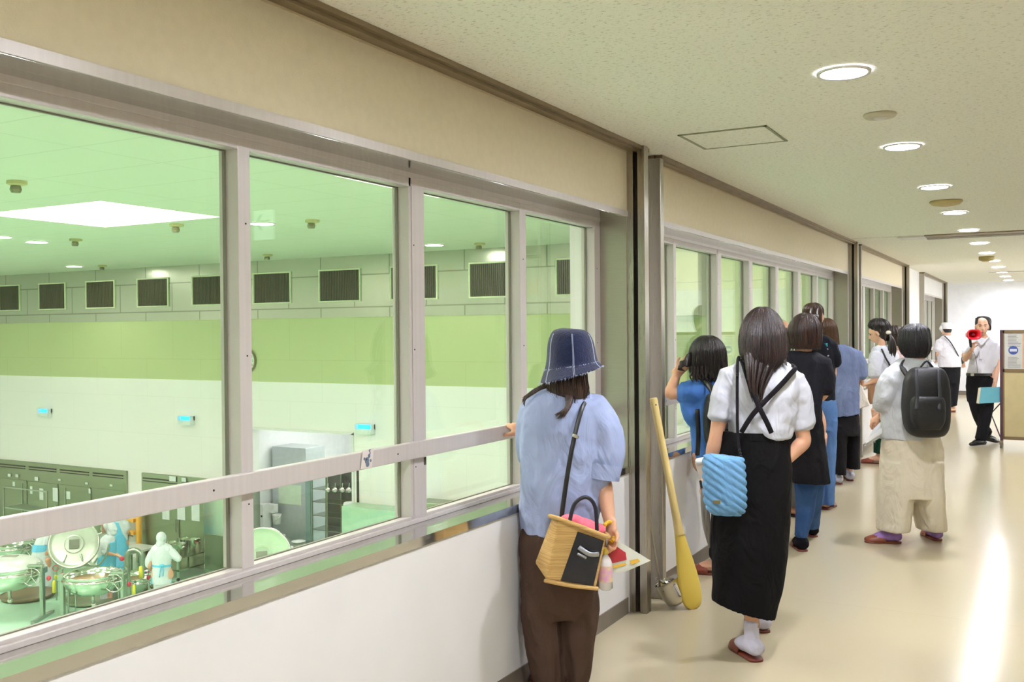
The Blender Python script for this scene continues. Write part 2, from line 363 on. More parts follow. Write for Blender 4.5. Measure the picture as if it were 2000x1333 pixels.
# ---- sills, headers, reveals, windows
MULL = [([.36, 1.26, 2.134, 3.02, 3.904], [.05, .05, .05, .103, .06]),
        ([6.0, 6.95, 7.83, 8.72, 9.62, 10.5], [.05, .11, .11, .11, .11, .07]),
        ([12.6, 13.5, 14.4, 15.3], [.06, .11, .06, .06]),
        ([19.4, 20.3, 21.2, 22.1], [.06] * 4)]
wn = 0; tn = 5
for i, (a, b) in enumerate(SEGS):
    e0 = a if i else -.6
    struct('trim_%d' % tn, MB().box((WX + .008, a, SILL - .035), (GL - .05, b, SILL)), M_sill); tn += 1
    struct('trim_%d' % tn, MB().box((WX + .006, a, HEAD - .02), (GL - .05, b, HEAD + .01)), M_alu); tn += 1
    struct('trim_%d' % tn, MB().box((WX, a, HEAD - .022), (GL - .05, b, HEAD - .02)), M_sill); tn += 1
    # steel reveals at both ends
    struct('trim_%d' % tn, MB().box((WX, b - .012, SILL), (GX - .001, b, HEAD - .02)).box((WX, a, SILL), (GX - .001, a + .012, HEAD - .02)), M_steelH); tn += 1
    ys, ws = MULL[i]
    Y = [(a + .012, a + .05 if i else a + .05)] + [(y, y + wd) for y, wd in zip(ys, ws)] + [(b - .085, b - .012)]
    # frame rails full length
    mb = MB().hexa([V((GX, a + .012, SILL)), V((GX, b - .012, SILL)), V((GL - .02, b - .012, SILL)), V((GL - .02, a + .012, SILL)), V((GX, a + .012, SILL + .027)), V((GX, b - .012, SILL + .027)), V((GL - .02, b - .012, SILL + .018)), V((GL - .02, a + .012, SILL + .018))]).box((GX, a + .012, HEAD - .075), (GL - .02, b - .012, HEAD - .02))
    mb.box((GX + .012, a + .012, SILL), (GX, b - .012, SILL + .016)).box((GX + .004, a + .012, HEAD - .042), (GX, b - .012, HEAD - .02))
    struct('trim_%d' % tn, mb, M_alu, bev=.002); tn += 1
    for k, (y0, y1) in enumerate(Y):
        mb = MB()
        if y1 - y0 > .09 and k not in (0, len(Y) - 1):
            mb.box((GX, y0, SILL + .02), (GL - .02, y0 + .016, HEAD - .04)).box((GX + .001, y0 + .019, SILL + .02), (GL - .02, y1, HEAD - .04))
        else: mb.box((GX + .001, y0, SILL + .02), (GL - .02, y1, HEAD - .04))
        # glazing stop just before the post (seen as a second thin line)
        struct('trim_%d' % tn, mb, M_alu, bev=.002); tn += 1
    for k in range(len(Y) - 1):
        y0, y1 = Y[k][1], Y[k + 1][0]; wn += 1
        wnd = thing('window_%d' % wn, None, None, (GL, (y0 + y1) / 2, SILL)); wnd['kind'] = 'structure'
        z0, z1 = SILL + .018, HEAD - .072; t = .007
        MB().box((GL, y0, z0), (GL - .008, y1, z1)).build('glass', M_glass, wnd, local=False)
        MB().box((GL + .01, y0, z0), (GL + .001, y1, z0 + t)).box((GL + .01, y0, z1 - t), (GL + .001, y1, z1)).box((GL + .01, y0, z0 + t), (GL + .001, y0 + t, z1 - t)).box((GL + .01, y1 - t, z0 + t), (GL + .001, y1, z1 - t)).build('gasket', mat('dark_gasket', (120, 120, 100), rough=.5), wnd, local=False)
        if i < 2 and k < 9 and y1 - y0 > .3:      # small dark screws of the frame
            for zz in (1.0, 1.45, 1.85): MB().lathe([(.003, 0), (.0025, .0015)], (GX + .001, y1 + .03, zz), 8, (1, 0, 0)).build('screw', M_slot, wnd, local=False)
# aluminium bar across the windows
RAILN = ['hand rail across the near row of windows, with the animal card on it', 'hand rail across the second row of windows, behind the leaning girl in blue', 'hand rail across the third row of windows, by the ponytailed woman', 'hand rail across the farthest row of windows']
for i, (a, b) in enumerate(SEGS):
    r = thing('hand_rail', 'Flat aluminium ' + RAILN[i], 'rail', (GX + .012, (a + b) / 2, 1.035), 0, 'window hand rails')
    MB().box((GX + .001, a + .014, 1.037), (GX + .026, b - .014, 1.10)).build('rail_bar', M_alu, r, local=False, bev=.003)
    y = a + .6
    while y < b and i < 2: MB().lathe([(.0035, 0), (.003, .0012)], (GX + .026, y, 1.068), 8, (1, 0, 0)).build('screw', M_slot, r, local=False); y += .9

# ---- fire door tracks and posts
def post(y, full=True):
    global tn
    struct('trim_%d' % tn, MB().box((WX, y, 0), (-1.925, y + .06, CH - .001)), M_steel); tn += 1
    struct('trim_%d' % tn, MB().box((-1.925, y + .03, 0), (-1.90, y + .06, CH - .001)), M_slot); tn += 1
    struct('trim_%d' % tn, MB().box((-1.90, y, 0), (-1.86, y + .06, CH - .001)), M_steel, bev=.002); tn += 1
def pocket(y):
    global tn
    struct('trim_%d' % tn, MB().box((WX, y, 0), (-1.88, y + .055, CH - .02)), M_steel, bev=.003); tn += 1
def track(y0, y1):
    global tn
    m = MB().box((WX, y0, CH - .022), (-1.925, y1, CH)).box((-1.915, y0, CH - .03), (-1.895, y1, CH)).box((-1.895, y0, CH - .018), (-1.875, y1, CH)).box((-1.925, y0, CH - .004), (-1.915, y1, CH))
    struct('trim_%d' % tn, m, M_track); tn += 1
    struct('trim_%d' % tn, MB().box((WX + .003, y0, CH - .03), (WX, y1, CH - .022)), M_trimtop); tn += 1
    struct('trim_%d' % tn, MB().box((-1.9245, y0, CH - .008), (-1.9155, y1, CH - .004)), M_slot); tn += 1
post(4.83); post(11.5); post(16.25); post(23.05)
pocket(5.13); pocket(11.87); pocket(18.6)
track(-4, 4.95); track(5.15, 11.6); track(11.88, 16.3); track(18.6, 23.1)

# ================================================================== KITCHEN SHELL
KZ, KC, KY = -4.0, 3.13, 16.2
struct('floor_kitchen', MB().box((-27, -3, KZ - .2), (-2.3, 24.2, KZ)), M_kfloor)
# ceiling with rectangular light wells: first one seen, others added to light the kitchen
wells = [(-12.4, -10.0, 7.82, 9.77), (-6.4, -4.0, 7.82, 9.77), (-12.4, -10.0, 2.2, 4.15), (-6.4, -4.0, 2.2, 4.15), (-18.4, -16.0, 7.82, 9.77), (-18.4, -16.0, 2.2, 4.15), (-24.4, -22., 7.82, 9.77), (-24.4, -22, 2.2, 4.15)]
xs = sorted({-27, -2.3} | {w_[0] for w_ in wells} | {w_[1] for w_ in wells}); ys_ = sorted({-3, 24.2} | {w_[2] for w_ in wells} | {w_[3] for w_ in wells})
mb = MB()
for xa, xb in zip(xs, xs[1:]):
    for ya, yb in zip(ys_, ys_[1:]):
        if not any(abs(w_[0] - xa) < .01 and abs(w_[2] - ya) < .01 for w_ in wells): mb.box((xa, ya, KC), (xb, yb, KC + .1))
struct('ceiling_kitchen', mb, M_kceil)
mbw = MB()
for (xa, xb, ya, yb) in wells:
    mbw.box((xa - .05, ya - .05, KC + .1), (xa, yb + .05, KC + 1.1)).box((xb, ya - .05, KC + .1), (xb + .05, yb + .05, KC + 1.1)).box((xa, ya - .05, KC + .1), (xb, ya, KC + 1.1)).box((xa, yb, KC + .1), (xb, yb + .05, KC + 1.1))
struct('trim_90', mbw, M_kpink)
for i, (xa, xb, ya, yb) in enumerate(wells):
    tag(MB().box((xa, ya, KC + 1.02), (xb, yb, KC + 1.05)).build('light_well_panel', M_well), 'Glowing diffuser panel at the top of the %s recessed ceiling well of the kitchen' % ('large visible' if i == 0 else ORD[i]), 'ceiling light', 'kitchen light wells')
mb = MB().box((-27, KY, -4), (-15.75, KY + .2, .42)).box((-15.75, KY, -.63), (-12.8, KY + .2, .42)).box((-12.8, KY, -4), (-2.3, KY + .2, .42))
struct('wall_kitchen_far_lower', mb, M_kcream)
struct('wall_kitchen_far_green', MB().box((-27, KY, .42), (-2.3, KY + .2, 1.83)), M_kgreen)
struct('wall_kitchen_far_band', MB().box((-27, KY - .01, 1.83), (-2.3, KY + .2, KC)), M_kband)
struct('wall_kitchen_left', MB().box((-27.2, -3, -4), (-27, KY, KC)), M_kcream)
struct('wall_kitchen_back', MB().box((-27, -3.2, -4), (-2.3, -3, KC)), M_kcream)
# green partition seen through the second window row, pale room beyond
struct('wall_kitchen_partition', MB().box((-4.15, 13.2, -4), (-2.3, 13.4, KC)), M_kgreen)
struct('wall_kitchen_end', MB().box((-27, 24.2, -4), (-2.3, 24.4, KC)), M_plaster)
struct('wall_back_room_left', MB().box((-7.2, 16.4, -4), (-7.0, 24.2, KC)), mat('pale_blue_white_wall', (214, 222, 226), rough=.6))
# big beige duct box on the far wall, right of the grilles
q0 = onY(1322, 486, KY); 
tag(MB().box((q0.x - .2, KY - .5, 1.75), (-5.1, KY - .012, KC - .01)).build('duct_casing', mat('duct_grey_green', (176, 180, 150), rough=.4)), 'Big plain grey-green duct casing high on the far kitchen wall', 'duct')

# door room behind the kitchen opening
struct('wall_pantry', MB().box((-16.5, 20.5, -4), (-12, 20.7, KC)).box((-16.6, KY + .2, -4), (-16.5, 20.5, KC)).box((-12.0, KY + .2, -4), (-11.9, 20.7, KC)), M_plaster)
struct('ceiling_pantry', MB().box((-16.5, KY + .2, -.2), (-12, 20.5, -.1)), M_plaster)
tag(MB().box((-15.2, 17.2, -.24), (-13.4, 19.6, -.21)).build('pantry_ceiling_light', emit_mat('pantry_light_glow', (255, 253, 250), 7)), 'Flat bright ceiling light of the white back room behind the kitchen opening', 'ceiling light')

# ================================================================== LAMPS
for k in range(-5, 12):
    y = 3.848 + 1.733 * k
    o_ = thing('ceiling_downlight', 'Round recessed ceiling downlight of the hallway, %s' % (('%s in the row from the camera' % ORD[k]) if k >= 0 else 'behind the camera, %s back' % ORD[-k]), 'ceiling light', (-.67, y, CH), 0, 'hallway ceiling downlights')
    MB().lathe([(.088, -.004), (.10, -.002), (.098, -.012), (.086, -.010)], (0, 0, 0), 40, cap0=False, cap1=False).build('ring', M_ring, o_, smooth=True)
    MB().lathe([(.085, -.006), (.0849, -.009)], (0, 0, 0), 40).build('diffuser', M_lamp, o_)
for n_, (px, py) in enumerate([(72, 472), (145, 520), (848, 478), (0, 462), (512, 436)]):
    p = onZ(px, py, KC)
    o_ = thing('kitchen_downlight', ['Round kitchen downlight left of the first mullion, the larger one', 'Small far kitchen downlight just above the grille band at left', 'Kitchen downlight seen through the third window pane', 'Kitchen downlight cut by the left edge of the photo', 'Kitchen downlight beside the reflected exit sign'][n_], 'ceiling light', p, 0, 'kitchen ceiling downlights')
    MB().lathe([(.17, -.004), (.20, -.002), (.195, -.02), (.165, -.018)], (0, 0, 0), 32, cap0=False, cap1=False).build('ring', M_ring, o_, smooth=True)
    MB().lathe([(.165, -.01), (.164, -.016)], (0, 0, 0), 32).build('diffuser', M_kspot, o_)
for n_, (x_, y_) in enumerate([(-5.2, 14.9), (-21.5, 12.5), (-5.2, 5.5), (-9, 1.5), (-15, 1), (-20, 5.5)]):  # unseen downlights added to help brighten the kitchen
    o_ = thing('kitchen_downlight', 'Round kitchen downlight out of the photo, %s' % ORD[n_], 'ceiling light', (x_, y_, KC), 0, 'kitchen ceiling downlights')
    MB().lathe([(.165, -.01), (.164, -.016)], (0, 0, 0), 32).build('diffuser', M_kspot, o_)
for n_, (x_, y_) in enumerate([(-4.5, 18), (-4.5, 21.5)]):  # unseen lamps, added only to light the room beyond
    tag(MB().box((x_ - .6, y_ - .6, KC - .03), (x_ + .6, y_ + .6, KC - .005)).build('back_room_light', emit_mat('back_room_glow', (250, 252, 255), 10)), 'Square ceiling light of the room behind the far windows, %s' % ('nearer one' if n_ == 0 else 'farther one'), 'ceiling light')
M_det = mat('detector_green_brown', (182, 180, 120), rough=.5)
for n_, (px, py) in enumerate([(33, 354), (345, 438), (148, 467), (200, 518), (610, 430), (523, 497), (937, 475)]):
    p = onZ(px, py, KC)
    o_ = thing('ceiling_detector', 'Small olive heat detector on the kitchen ceiling, ' + ['nearest, at the far left of the photo', 'right below the bright light well', 'above the two left downlights', 'tiny one by the small left downlight', 'above the second window pane', 'tiny one above the second pane grilles', 'above the last grilles in the third pane'][n_], 'detector', p, 0, 'kitchen ceiling detectors')
    MB().lathe([(.10, 0), (.10, -.035), (.06, -.045)], (0, 0, 0), 20).build('mount', M_det, o_)
    MB().lathe([(.05, -.05), (.06, -.09), (.045, -.12)], (-.02, 0, 0), 12).build('sensor', mat('detector_dark', (120, 120, 84), rough=.4), o_)
# hallway ceiling fittings
P = [onZ(x, y, CH) for x, y in ((1322, 262), (1500, 246), (1540, 276), (1372, 290))]
xa, xb = (P[0].x + P[3].x) / 2, (P[1].x + P[2].x) / 2; ya, yb = (P[0].y + P[1].y) / 2, (P[2].y + P[3].y) / 2
o_ = thing('access_hatch', 'Square ceiling access hatch with a grey-green metal edge', 'ceiling hatch', ((xa + xb) / 2, (ya + yb) / 2, CH))
m = MB()
for a, b, c, d in ((xa, ya, xb, ya + .014), (xa, yb - .014, xb, yb), (xa, ya, xa + .014, yb), (xb - .014, ya, xb, yb)): m.box((a, b, CH - .005), (c, d, CH))
m.build('hatch_frame', mat('hatch_edge', (150, 150, 118), rough=.4, metal=.4), o_, local=False)
MB().box((xa + .016, ya + .016, CH - .0035), (xb - .016, yb - .016, CH)).build('hatch_panel', M_ceil, o_, local=False)
o_ = thing('ceiling_speaker', 'Shallow round ceiling fitting between the two nearest downlights', 'ceiling fitting', (-.66, 4.70, CH))
MB().lathe([(.07, 0), (.075, -.006), (.066, -.016), (.03, -.018)], (0, 0, 0), 36).build('cover', mat('cream_plastic', (206, 198, 172), rough=.5), o_, smooth=True)
MB().lathe([(.03, -.018), (.022, -.024)], (0, 0, 0), 20).build('boss', M_ring, o_, smooth=True)
o_ = thing('smoke_detector', 'Beige dome smoke detector beyond the third downlight', 'detector', (-.67, 8.2, CH))
MB().lathe([(.115, 0), (.12, -.012), (.10, -.03), (.05, -.04)], (0, 0, 0), 36).build('dome', mat('beige_plastic', (196, 176, 122), rough=.5), o_, smooth=True)
o_ = thing('smoke_detector', 'Small brown heat detector far down the hallway ceiling', 'detector', (-.71, 15.0, CH))
MB().lathe([(.1, 0), (.1, -.05), (.05, -.07)], (0, 0, 0), 24).build('dome', mat('brown_plastic', (168, 150, 90), rough=.5), o_, smooth=True)
o_ = thing('ceiling_shutter_slot', 'Metal fire shutter slot running across the hallway ceiling', 'shutter slot', (0, 11.3, CH))
MB().box((-1.86, 11.1, CH - .004), (-1.4, 11.4, CH - .001)).build('end_plate', M_ceil, o_, local=False)
MB().box((-1.38, 11.1, CH - .02), (-1.12, 11.42, CH)).build('end_box', M_ring, o_, local=False)
MB().box((-1.12, 11.1, CH - .012), (1.7, 11.42, CH)).build('shutter_frame', M_track, o_, local=False)
MB().box((-1.12, 11.38, CH - .03), (1.7, 11.42, CH - .012)).build('shutter_lip', M_ring, o_, local=False)
o_ = thing('ceiling_air_slot', 'Narrow dark air slot in the ceiling near the far wall', 'air vent', (0, 19.3, CH))
MB().box((-.9, 19.2, CH - .008), (5.5, 19.4, CH)).build('slot_frame', M_ring, o_, local=False)
MB().box((-.88, 19.25, CH - .01), (5.4, 19.33, CH - .008)).build('slot', M_base, o_, local=False)

# exit sign hanging in the hallway (seen mirrored in the glass)
o_ = thing('exit_sign', 'Hanging green and white exit arrow sign, seen mirrored in the window glass', 'sign', (.79, 5.45, 2.2))
MB().box((.70, 5.44, 2.22), (.88, 5.47, 2.44)).build('sign_panel', emit_mat('exit_sign_white', (235, 250, 246), 1.6), o_, local=False)
g = emit_mat('exit_green', (40, 190, 70), .8)
MB().prism([(.86, 5.437, 2.35), (.81, 5.437, 2.41), (.79, 5.437, 2.41), (.82, 5.437, 2.365), (.72, 5.437, 2.365), (.72, 5.437, 2.335), (.82, 5.437, 2.335), (.79, 5.437, 2.29), (.81, 5.437, 2.29)], (0, .003, 0)).build('arrow', g, o_, local=False)
MB().box((.785, 5.452, 2.44), (.795, 5.46, CH)).build('hanger', M_ring, o_, local=False)

# ================================================================== PEOPLE: helpers
class Person:
    def __init__(s, label, px, py, D, floor=0.0, skin=None, vox=.008, cat='person'):
        p = atD(px, py, D); s.D = D; s.loc = V((p.x, p.y, floor)); s.s = F_PX / D; s.vox = vox; s.skin = skin or M_skin
        s.M = Matrix.Translation(s.loc) @ Matrix.Rotation(YAW, 4, 'Z'); s.I = s.M.inverted()
        s.root = thing('person', label, cat, s.loc, YAW); s.body = MB()
    def L(s, px, py, ly=0.0):            # local point: x right, y away from the lens, z up
        return s.I @ atD(px, py, s.D + ly)
    def rows(s, rows, n=40, sub=5, fold=None, pw=2.0, fn=None, inset=0, top_in=0):
        """rows (py, xl, xr, halfdepth[, ly, tilt]) -> closed loft"""
        R = []
        for r in rows:
            y, xl, xr, b = r[:4]; ly = r[4] if len(r) > 4 else 0; t = r[5] if len(r) > 5 else 0
            a = s.L(xl, y - t / 2, ly); c = s.L(xr, y + t / 2, ly); m = (a + c) / 2
            R.append((m.x, m.y, m.z, (c.x - a.x) / 2, b, (c.z - a.z) / 2))
        R = cmr(R, sub); out = []; k = len(R) - 1
        for i, (x, y, z, a, b, dz) in enumerate(R):
            ring = []
            for j in range(n):
                th = 2 * pi * j / n; c, q = math.cos(th), math.sin(th)
                cc = math.copysign(abs(c) ** (2 / pw), c); qq = math.copysign(abs(q) ** (2 / pw), q)
                g = 1.0
                if fold:
                    tt = i / k; g += sum(am * (tt ** pwv) * math.sin(fr * th + ph + 1.5 * math.sin(tt * 3 + ph)) for fr, am, ph, pwv in fold)
                p = V((x + a * cc * g, y + b * qq * g, z + dz * cc))
                if fn: p = fn(p, th, i / k)
                ring.append(p)
            out.append(ring)
        def capr(ring, dz, kx):
            m = sum(ring, V()) / len(ring); return [m + (p - m) * kx + V((0, 0, dz)) for p in ring]
        if inset: out = out + [capr(out[-1], 0, .93), capr(out[-1], inset, .9), capr(out[-1], inset, .1)]
        if top_in: out = [capr(out[0], -top_in, .1), capr(out[0], -top_in, .9), capr(out[0], 0, .93)] + out
        return out
    def garment(s, name, m, parts, vox=None, disp=.012, dsc=.12, smi=3, parent=None, label=None):
        b = MB()
        for p in parts: p(b)
        return b.build(name, m, parent or s.root, smooth=True, vox=vox or s.vox, smi=smi, disp=disp, dsc=dsc, label=label)
    def done(s, name='body'):
        return s.body.build(name, s.skin, s.root, smooth=True, vox=s.vox, smi=2)

def hand(b, wr, d, pn, k=1.0, curl=.5, side=1, spread=.12):
    """wr wrist, d pointing direction, pn palm normal, side = thumb side sign"""
    d = V(d).normalized(); pn = V(pn); pn = (pn - d * pn.dot(d)).normalized(); sd = d.cross(pn) * side
    wr = V(wr)
    b.tube([wr - d * .02 * k, wr + d * .03 * k, wr + d * .062 * k, wr + d * .088 * k], [.016 * k, .0155 * k, .0145 * k, .012 * k], n=14, sx=2.3, up=pn)
    lens = (.072, .080, .074, .058)
    for i in range(4):
        off = (1.5 - i) * .0195 * k; base = wr + d * (.078 - .004 * abs(i - 1)) * k + sd * off
        dr = (d + sd * (1.5 - i) * spread).normalized(); ax = dr.cross(pn); p = base; P = [base - d * .02 * k, p]; a = 0
        for j, fr in enumerate((.45, .32, .23)):
            a += curl * (.55 + .35 * j + .06 * i); q = Quaternion(ax, a) @ dr if (Quaternion(ax, .1) @ dr).dot(pn) > 0 else Quaternion(ax, -a) @ dr
            p = p + q * lens[i] * fr * k; P.append(p)
        b.tube(P, [.009 * k, .0088 * k, .0085 * k, .008 * k, .0062 * k], n=10, sub=3)
    t0 = wr + d * .022 * k + sd * .026 * k; dt = (d * .75 + sd * .62 + pn * .3).normalized()
    b.tube([t0 - sd * .012 * k, t0 + dt * .03 * k, t0 + (dt * .055 + pn * .006 + d * .003) * k, t0 + (dt * .062 + d * .018 + pn * .016) * k], [.012 * k, .0115 * k, .0098 * k, .0075 * k], n=10, sub=3)

def arm(b, sh, el, wr, k=1.0, hd=None, pn=(0, 0, 1), curl=.5, side=1):
    sh, el, wr = V(sh), V(el), V(wr)
    b.tube([sh, sh.lerp(el, .35), sh.lerp(el, .8), el, el.lerp(wr, .25), el.lerp(wr, .7), wr], [.047 * k, .045 * k, .037 * k, .036 * k, .038 * k, .029 * k, .0235 * k], n=16)
    hand(b, wr, hd or (wr - el), pn, k, curl, side)

def leg(b, hp, kn, an, k=1.0):
    hp, kn, an = V(hp), V(kn), V(an)
    b.tube([hp, hp.lerp(kn, .5), kn, kn.lerp(an, .3), kn.lerp(an, .75), an], [.082 * k, .068 * k, .05 * k, .053 * k, .036 * k, .031 * k], n=16)

def foot(b, an, d, k=1.0, g=0.0, z=0.012, heel=0.0):
    """foot from ankle an towards d (horizontal); sole on z"""
    an = V(an); d = V((d[0], d[1], 0)).normalized(); f0 = V((an.x, an.y, 0))
    P = [f0 - d * .05 * k + V((0, 0, z + .03 + heel)), f0 + V((0, 0, z + .042 + heel * .7)), f0 + d * .07 * k + V((0, 0, z + .034 + heel * .3)), f0 + d * .125 * k + V((0, 0, z + .02)), f0 + d * .17 * k + V((0, 0, z + .015))]
    b.tube(P, [.028 * k + g, .036 * k + g, .032 * k + g, .02 * k + g, .011 * k + g], n=16, sx=1.25, up=(0, 0, 1))
    b.tube([an + V((0, 0, .05)), an, f0 + V((0, 0, z + .045 + heel * .7))], [.031 * k + g, .031 * k + g, .034 * k + g], n=14)

def slipper(P, an, d, m, k=1.0, heel=0.0, label=None):
    an = V(an); d = V((d[0], d[1], 0)).normalized(); sd = V((d.y, -d.x, 0)); f0 = V((an.x, an.y, 0))
    b = MB(); R = []
    prof = [(-.062, .012), (-.055, .028), (-.03, .036), (.02, .036), (.08, .043), (.13, .045), (.165, .036), (.182, .02), (.187, .006)]
    for x, wd in cmr(prof, 4):
        hz = max(0, (.06 - x)) / .12 * heel
        R.append([f0 + d * x * k + sd * wd * k * c + V((0, 0, zz + hz)) for c, zz in ((-1, .001), (-1.03, .007), (-.96, .013), (0, .012), (.96, .013), (1.03, .007), (1, .001), (0, .0005))])
    o = b.rings(R).build('slipper', m, P.root, smooth=True, label=label)
    b = MB(); R = []
    for x, wd, h in cmr([(.05, .047, .066), (.09, .049, .058), (.13, .046, .045), (.165, .035, .034), (.184, .018, .024)], 3):
        R.append([f0 + d * x * k + sd * (wd * k * math.cos(pi - pi * j / 10)) + V((0, 0, .010 + h * k * math.sin(pi * j / 10))) for j in range(11)])
    o2 = b.rings(R, False, False, closed=False).build('slipper_upper', m, o, smooth=True)
    sm = o2.modifiers.new('s', 'SOLIDIFY'); sm.thickness = .004
    return o

def head(P, c, fw, up=(0, 0, 1), k=1.0, eyes=True, neck=None, brow=None, mouth=None, closed=False):
    """c = centre of the skull, fw = facing direction in person space"""
    b = P.body; c = V(c); fw = V(fw).normalized(); up = V(up); up = (up - fw * up.dot(fw)).normalized(); rt = fw.cross(up)
    A = (rt, fw, up)
    def W(x, y, z): return c + (rt * x + fw * y + up * z) * k
    b.ell(W(0, -.008, .018), (.073 * k, .092 * k, .095 * k), A, 24, 16)
    b.ell(W(0, .028, -.035), (.058 * k, .060 * k, .078 * k), A, 20, 14)
    b.ell(W(0, .05, -.095), (.026 * k, .024 * k, .018 * k), A, 12, 8)          # chin
    b.ell(W(0, .07, .022), (.045 * k, .02 * k, .012 * k), A, 14, 8)            # brow
    b.tube([W(0, .083, .008), W(0, .096, -.018), W(0, .107, -.036)], [.008 * k, .010 * k, .012 * k], n=10)
    b.ell(W(0, .093, -.04), (.018 * k, .012 * k, .009 * k), A, 12, 8)
    b.ell(W(0, .084, -.064), (.024 * k, .011 * k, .006 * k), A, 12, 8)
    b.ell(W(0, .083, -.073), (.020 * k, .010 * k, .006 * k), A, 12, 8)
    for q in (-1, 1):
        b.ell(W(q * .034, .062, -.028), (.022 * k, .02 * k, .022 * k), A, 12, 8)
        b.ell(W(q * .076, -.005, -.012), (.009 * k, .018 * k, .031 * k), A, 12, 8)
    nb = V(neck) if neck is not None else W(0, -.03, -.19)
    b.tube([W(0, -.018, -.03), W(0, -.02, -.09), nb.lerp(W(0, -.02, -.09), .3), nb], [.05 * k, .05 * k, .052 * k, .062 * k], n=16)
    if eyes:
        for q in (-1, 1):
            e = W(q * .031, .079, .0)
            MB().ell(e, (.0125 * k, .008 * k, (.0022 if closed else .0065) * k), A, 14, 8).build('eye', mat('eye_dark', (48, 34, 28), rough=.2), P.root, smooth=True)
            MB().tube([W(q * .014, .090, .018), W(q * .032, .090, .024), W(q * .05, .08, .018)], [.002 * k, .0032 * k, .0015 * k], n=8).build('eyebrow', brow or mat('brow', (60, 44, 36), rough=.8), P.root, smooth=True)
        MB().ell(W(0, .092, -.0685), (.017 * k, .005 * k, (mouth or .0025) * k), A, 14, 8).build('mouth', mat('lip', (176, 92, 84), rough=.4), P.root, smooth=True)
    return W

def torso(P, shl, shr, hpl, hpr, ly=0, k=1.0, d=.085):
    shl, shr, hpl, hpr = V(shl), V(shr), V(hpl), V(hpr); m0 = (shl + shr) / 2; m1 = (hpl + hpr) / 2; ax = (shr - shl) / 2; bx = (hpr - hpl) / 2
    R = []
    for t, wv, dd in cmr([(-.07, .35, .5), (0, .92, .8), (.2, .92, 1.05), (.45, .80, .95), (.6, .78, .9), (.85, 1.15, 1.15), (1.05, 1.15, 1.1), (1.15, .8, .8)], 4):
        c = m0.lerp(m1, t); a = ax.lerp(bx * 1.25, min(1, max(0, t))) * wv
        n_ = V((-a.y, a.x, 0)).normalized()
        R.append([c + a * math.cos(2 * pi * j / 24) + n_ * (d * dd * k * math.sin(2 * pi * j / 24)) for j in range(24)])
    P.body.rings(R)

def hair(P, name, m, rows, n_lock=120, r=.005, seed=1, drop=.04, ly=0, extra=None, len_var=.25, out=1.02, pw=2.1, low=.55, fr=(.0, 1.0)):
    """solid base plus locks that run from the crown down over it"""
    # round the crown: widths follow an ellipse from the top down to the widest row
    wmax = max(q[2] - q[1] for q in rows); k = next(i for i, q in enumerate(rows) if q[2] - q[1] >= .93 * wmax); k = max(k, 1)
    y0, yk = rows[0][0], rows[k][0]; y0 -= .02 * (yk - y0); wk = rows[k]; lyk = wk[4] if len(wk) > 4 else 0; ly0 = rows[0][4] if len(rows[0]) > 4 else 0
    c0 = (rows[0][1] + rows[0][2]) / 2; ck = (wk[1] + wk[2]) / 2; top = []
    for u in (.004, .03, .09, .2, .36, .56, .78):
        e = math.sqrt(1 - (1 - u) ** 2); cx_ = c0 + (ck - c0) * (u ** .6)
        top.append((y0 + (yk - y0) * u, cx_ - (wk[2] - wk[1]) / 2 * e, cx_ + (wk[2] - wk[1]) / 2 * e, wk[3] * e, ly0 + (lyk - ly0) * u))
    rows = top + list(rows[k:])
    rnd = random.Random(seed); N = 40; n_lock = int(n_lock * 2.6); r = r * .55
    base = P.rows(rows, n=N, sub=6, pw=pw, fold=[(11, .02, .3, .5), (17, .015, 1.2, .5)])
    b = MB(); b.rings(base)
    top = sum(base[0], V()) / N
    K = len(base)
    for i in range(n_lock):
        th = rnd.uniform(fr[0], fr[1]) * N; e = rnd.uniform(1 - len_var, 1.0); pts = []; rad = []; ph = rnd.uniform(0, 6); sw = rnd.uniform(-1.2, 1.2)
        st = rnd.uniform(0, .25) if rnd.random() < .7 else rnd.uniform(0, .6)
        steps = 9; rr = r * rnd.uniform(.7, 1.5)
        for q in range(steps + 1):
            t = st + (e - st) * q / steps; fi = t * (K - 1); i0 = min(int(fi), K - 2); fx = fi - i0
            tj = (th + sw * t) % N; j0 = int(tj); fj = tj - j0
            a = base[i0][j0].lerp(base[i0][(j0 + 1) % N], fj); c_ = base[i0 + 1][j0].lerp(base[i0 + 1][(j0 + 1) % N], fj); p = a.lerp(c_, fx)
            cen = sum(base[i0], V()) / N
            p = cen + (p - cen) * (out + .012 * math.sin(ph + t * 5)); pts.append(p)
            rad.append(rr * (1 - .75 * (q / steps) ** 2) if q > 0 else rr * .5)
        pts.append(pts[-1] + V((rnd.uniform(-.006, .006), rnd.uniform(-.006, .006), -drop * rnd.uniform(.2, 1)))); rad.append(rr * .15)
        b.tube(pts, rad, n=5, sub=1, cap=False)
    if extra: extra(b)
    return b.build(name, m, P.root, smooth=True)

def strap(P, name, m, pts, wd=.012, th=.003, parent=None, up=None):
    b = MB(); b.tube(pts, th, n=8, sx=wd / th, up=up or (0, 1, 0), sub=5)
    return b.build(name, m, parent or P.root, smooth=True)

# ================================================================== PEOPLE IN THE HALLWAY
FOLD = [(9, .018, .5, 1), (14, .012, 2.1, 1), (5, .02, 4.0, 1)]
FOLD2 = [(7, .03, .5, 1.2), (11, .025, 2.1, 1.2), (17, .012, 1.0, 1)]
M_slip = mat('brown_vinyl_slipper', (128, 58, 40), rough=.35, c2=(116, 50, 36))
H_dark = hair_mat('hair_dark_brown', (20, 13, 11), (38, 23, 18))
H_black = hair_mat('hair_black', (20, 17, 20), (38, 32, 38))
H_mid = hair_mat('hair_red_brown', (38, 22, 16), (72, 40, 24))

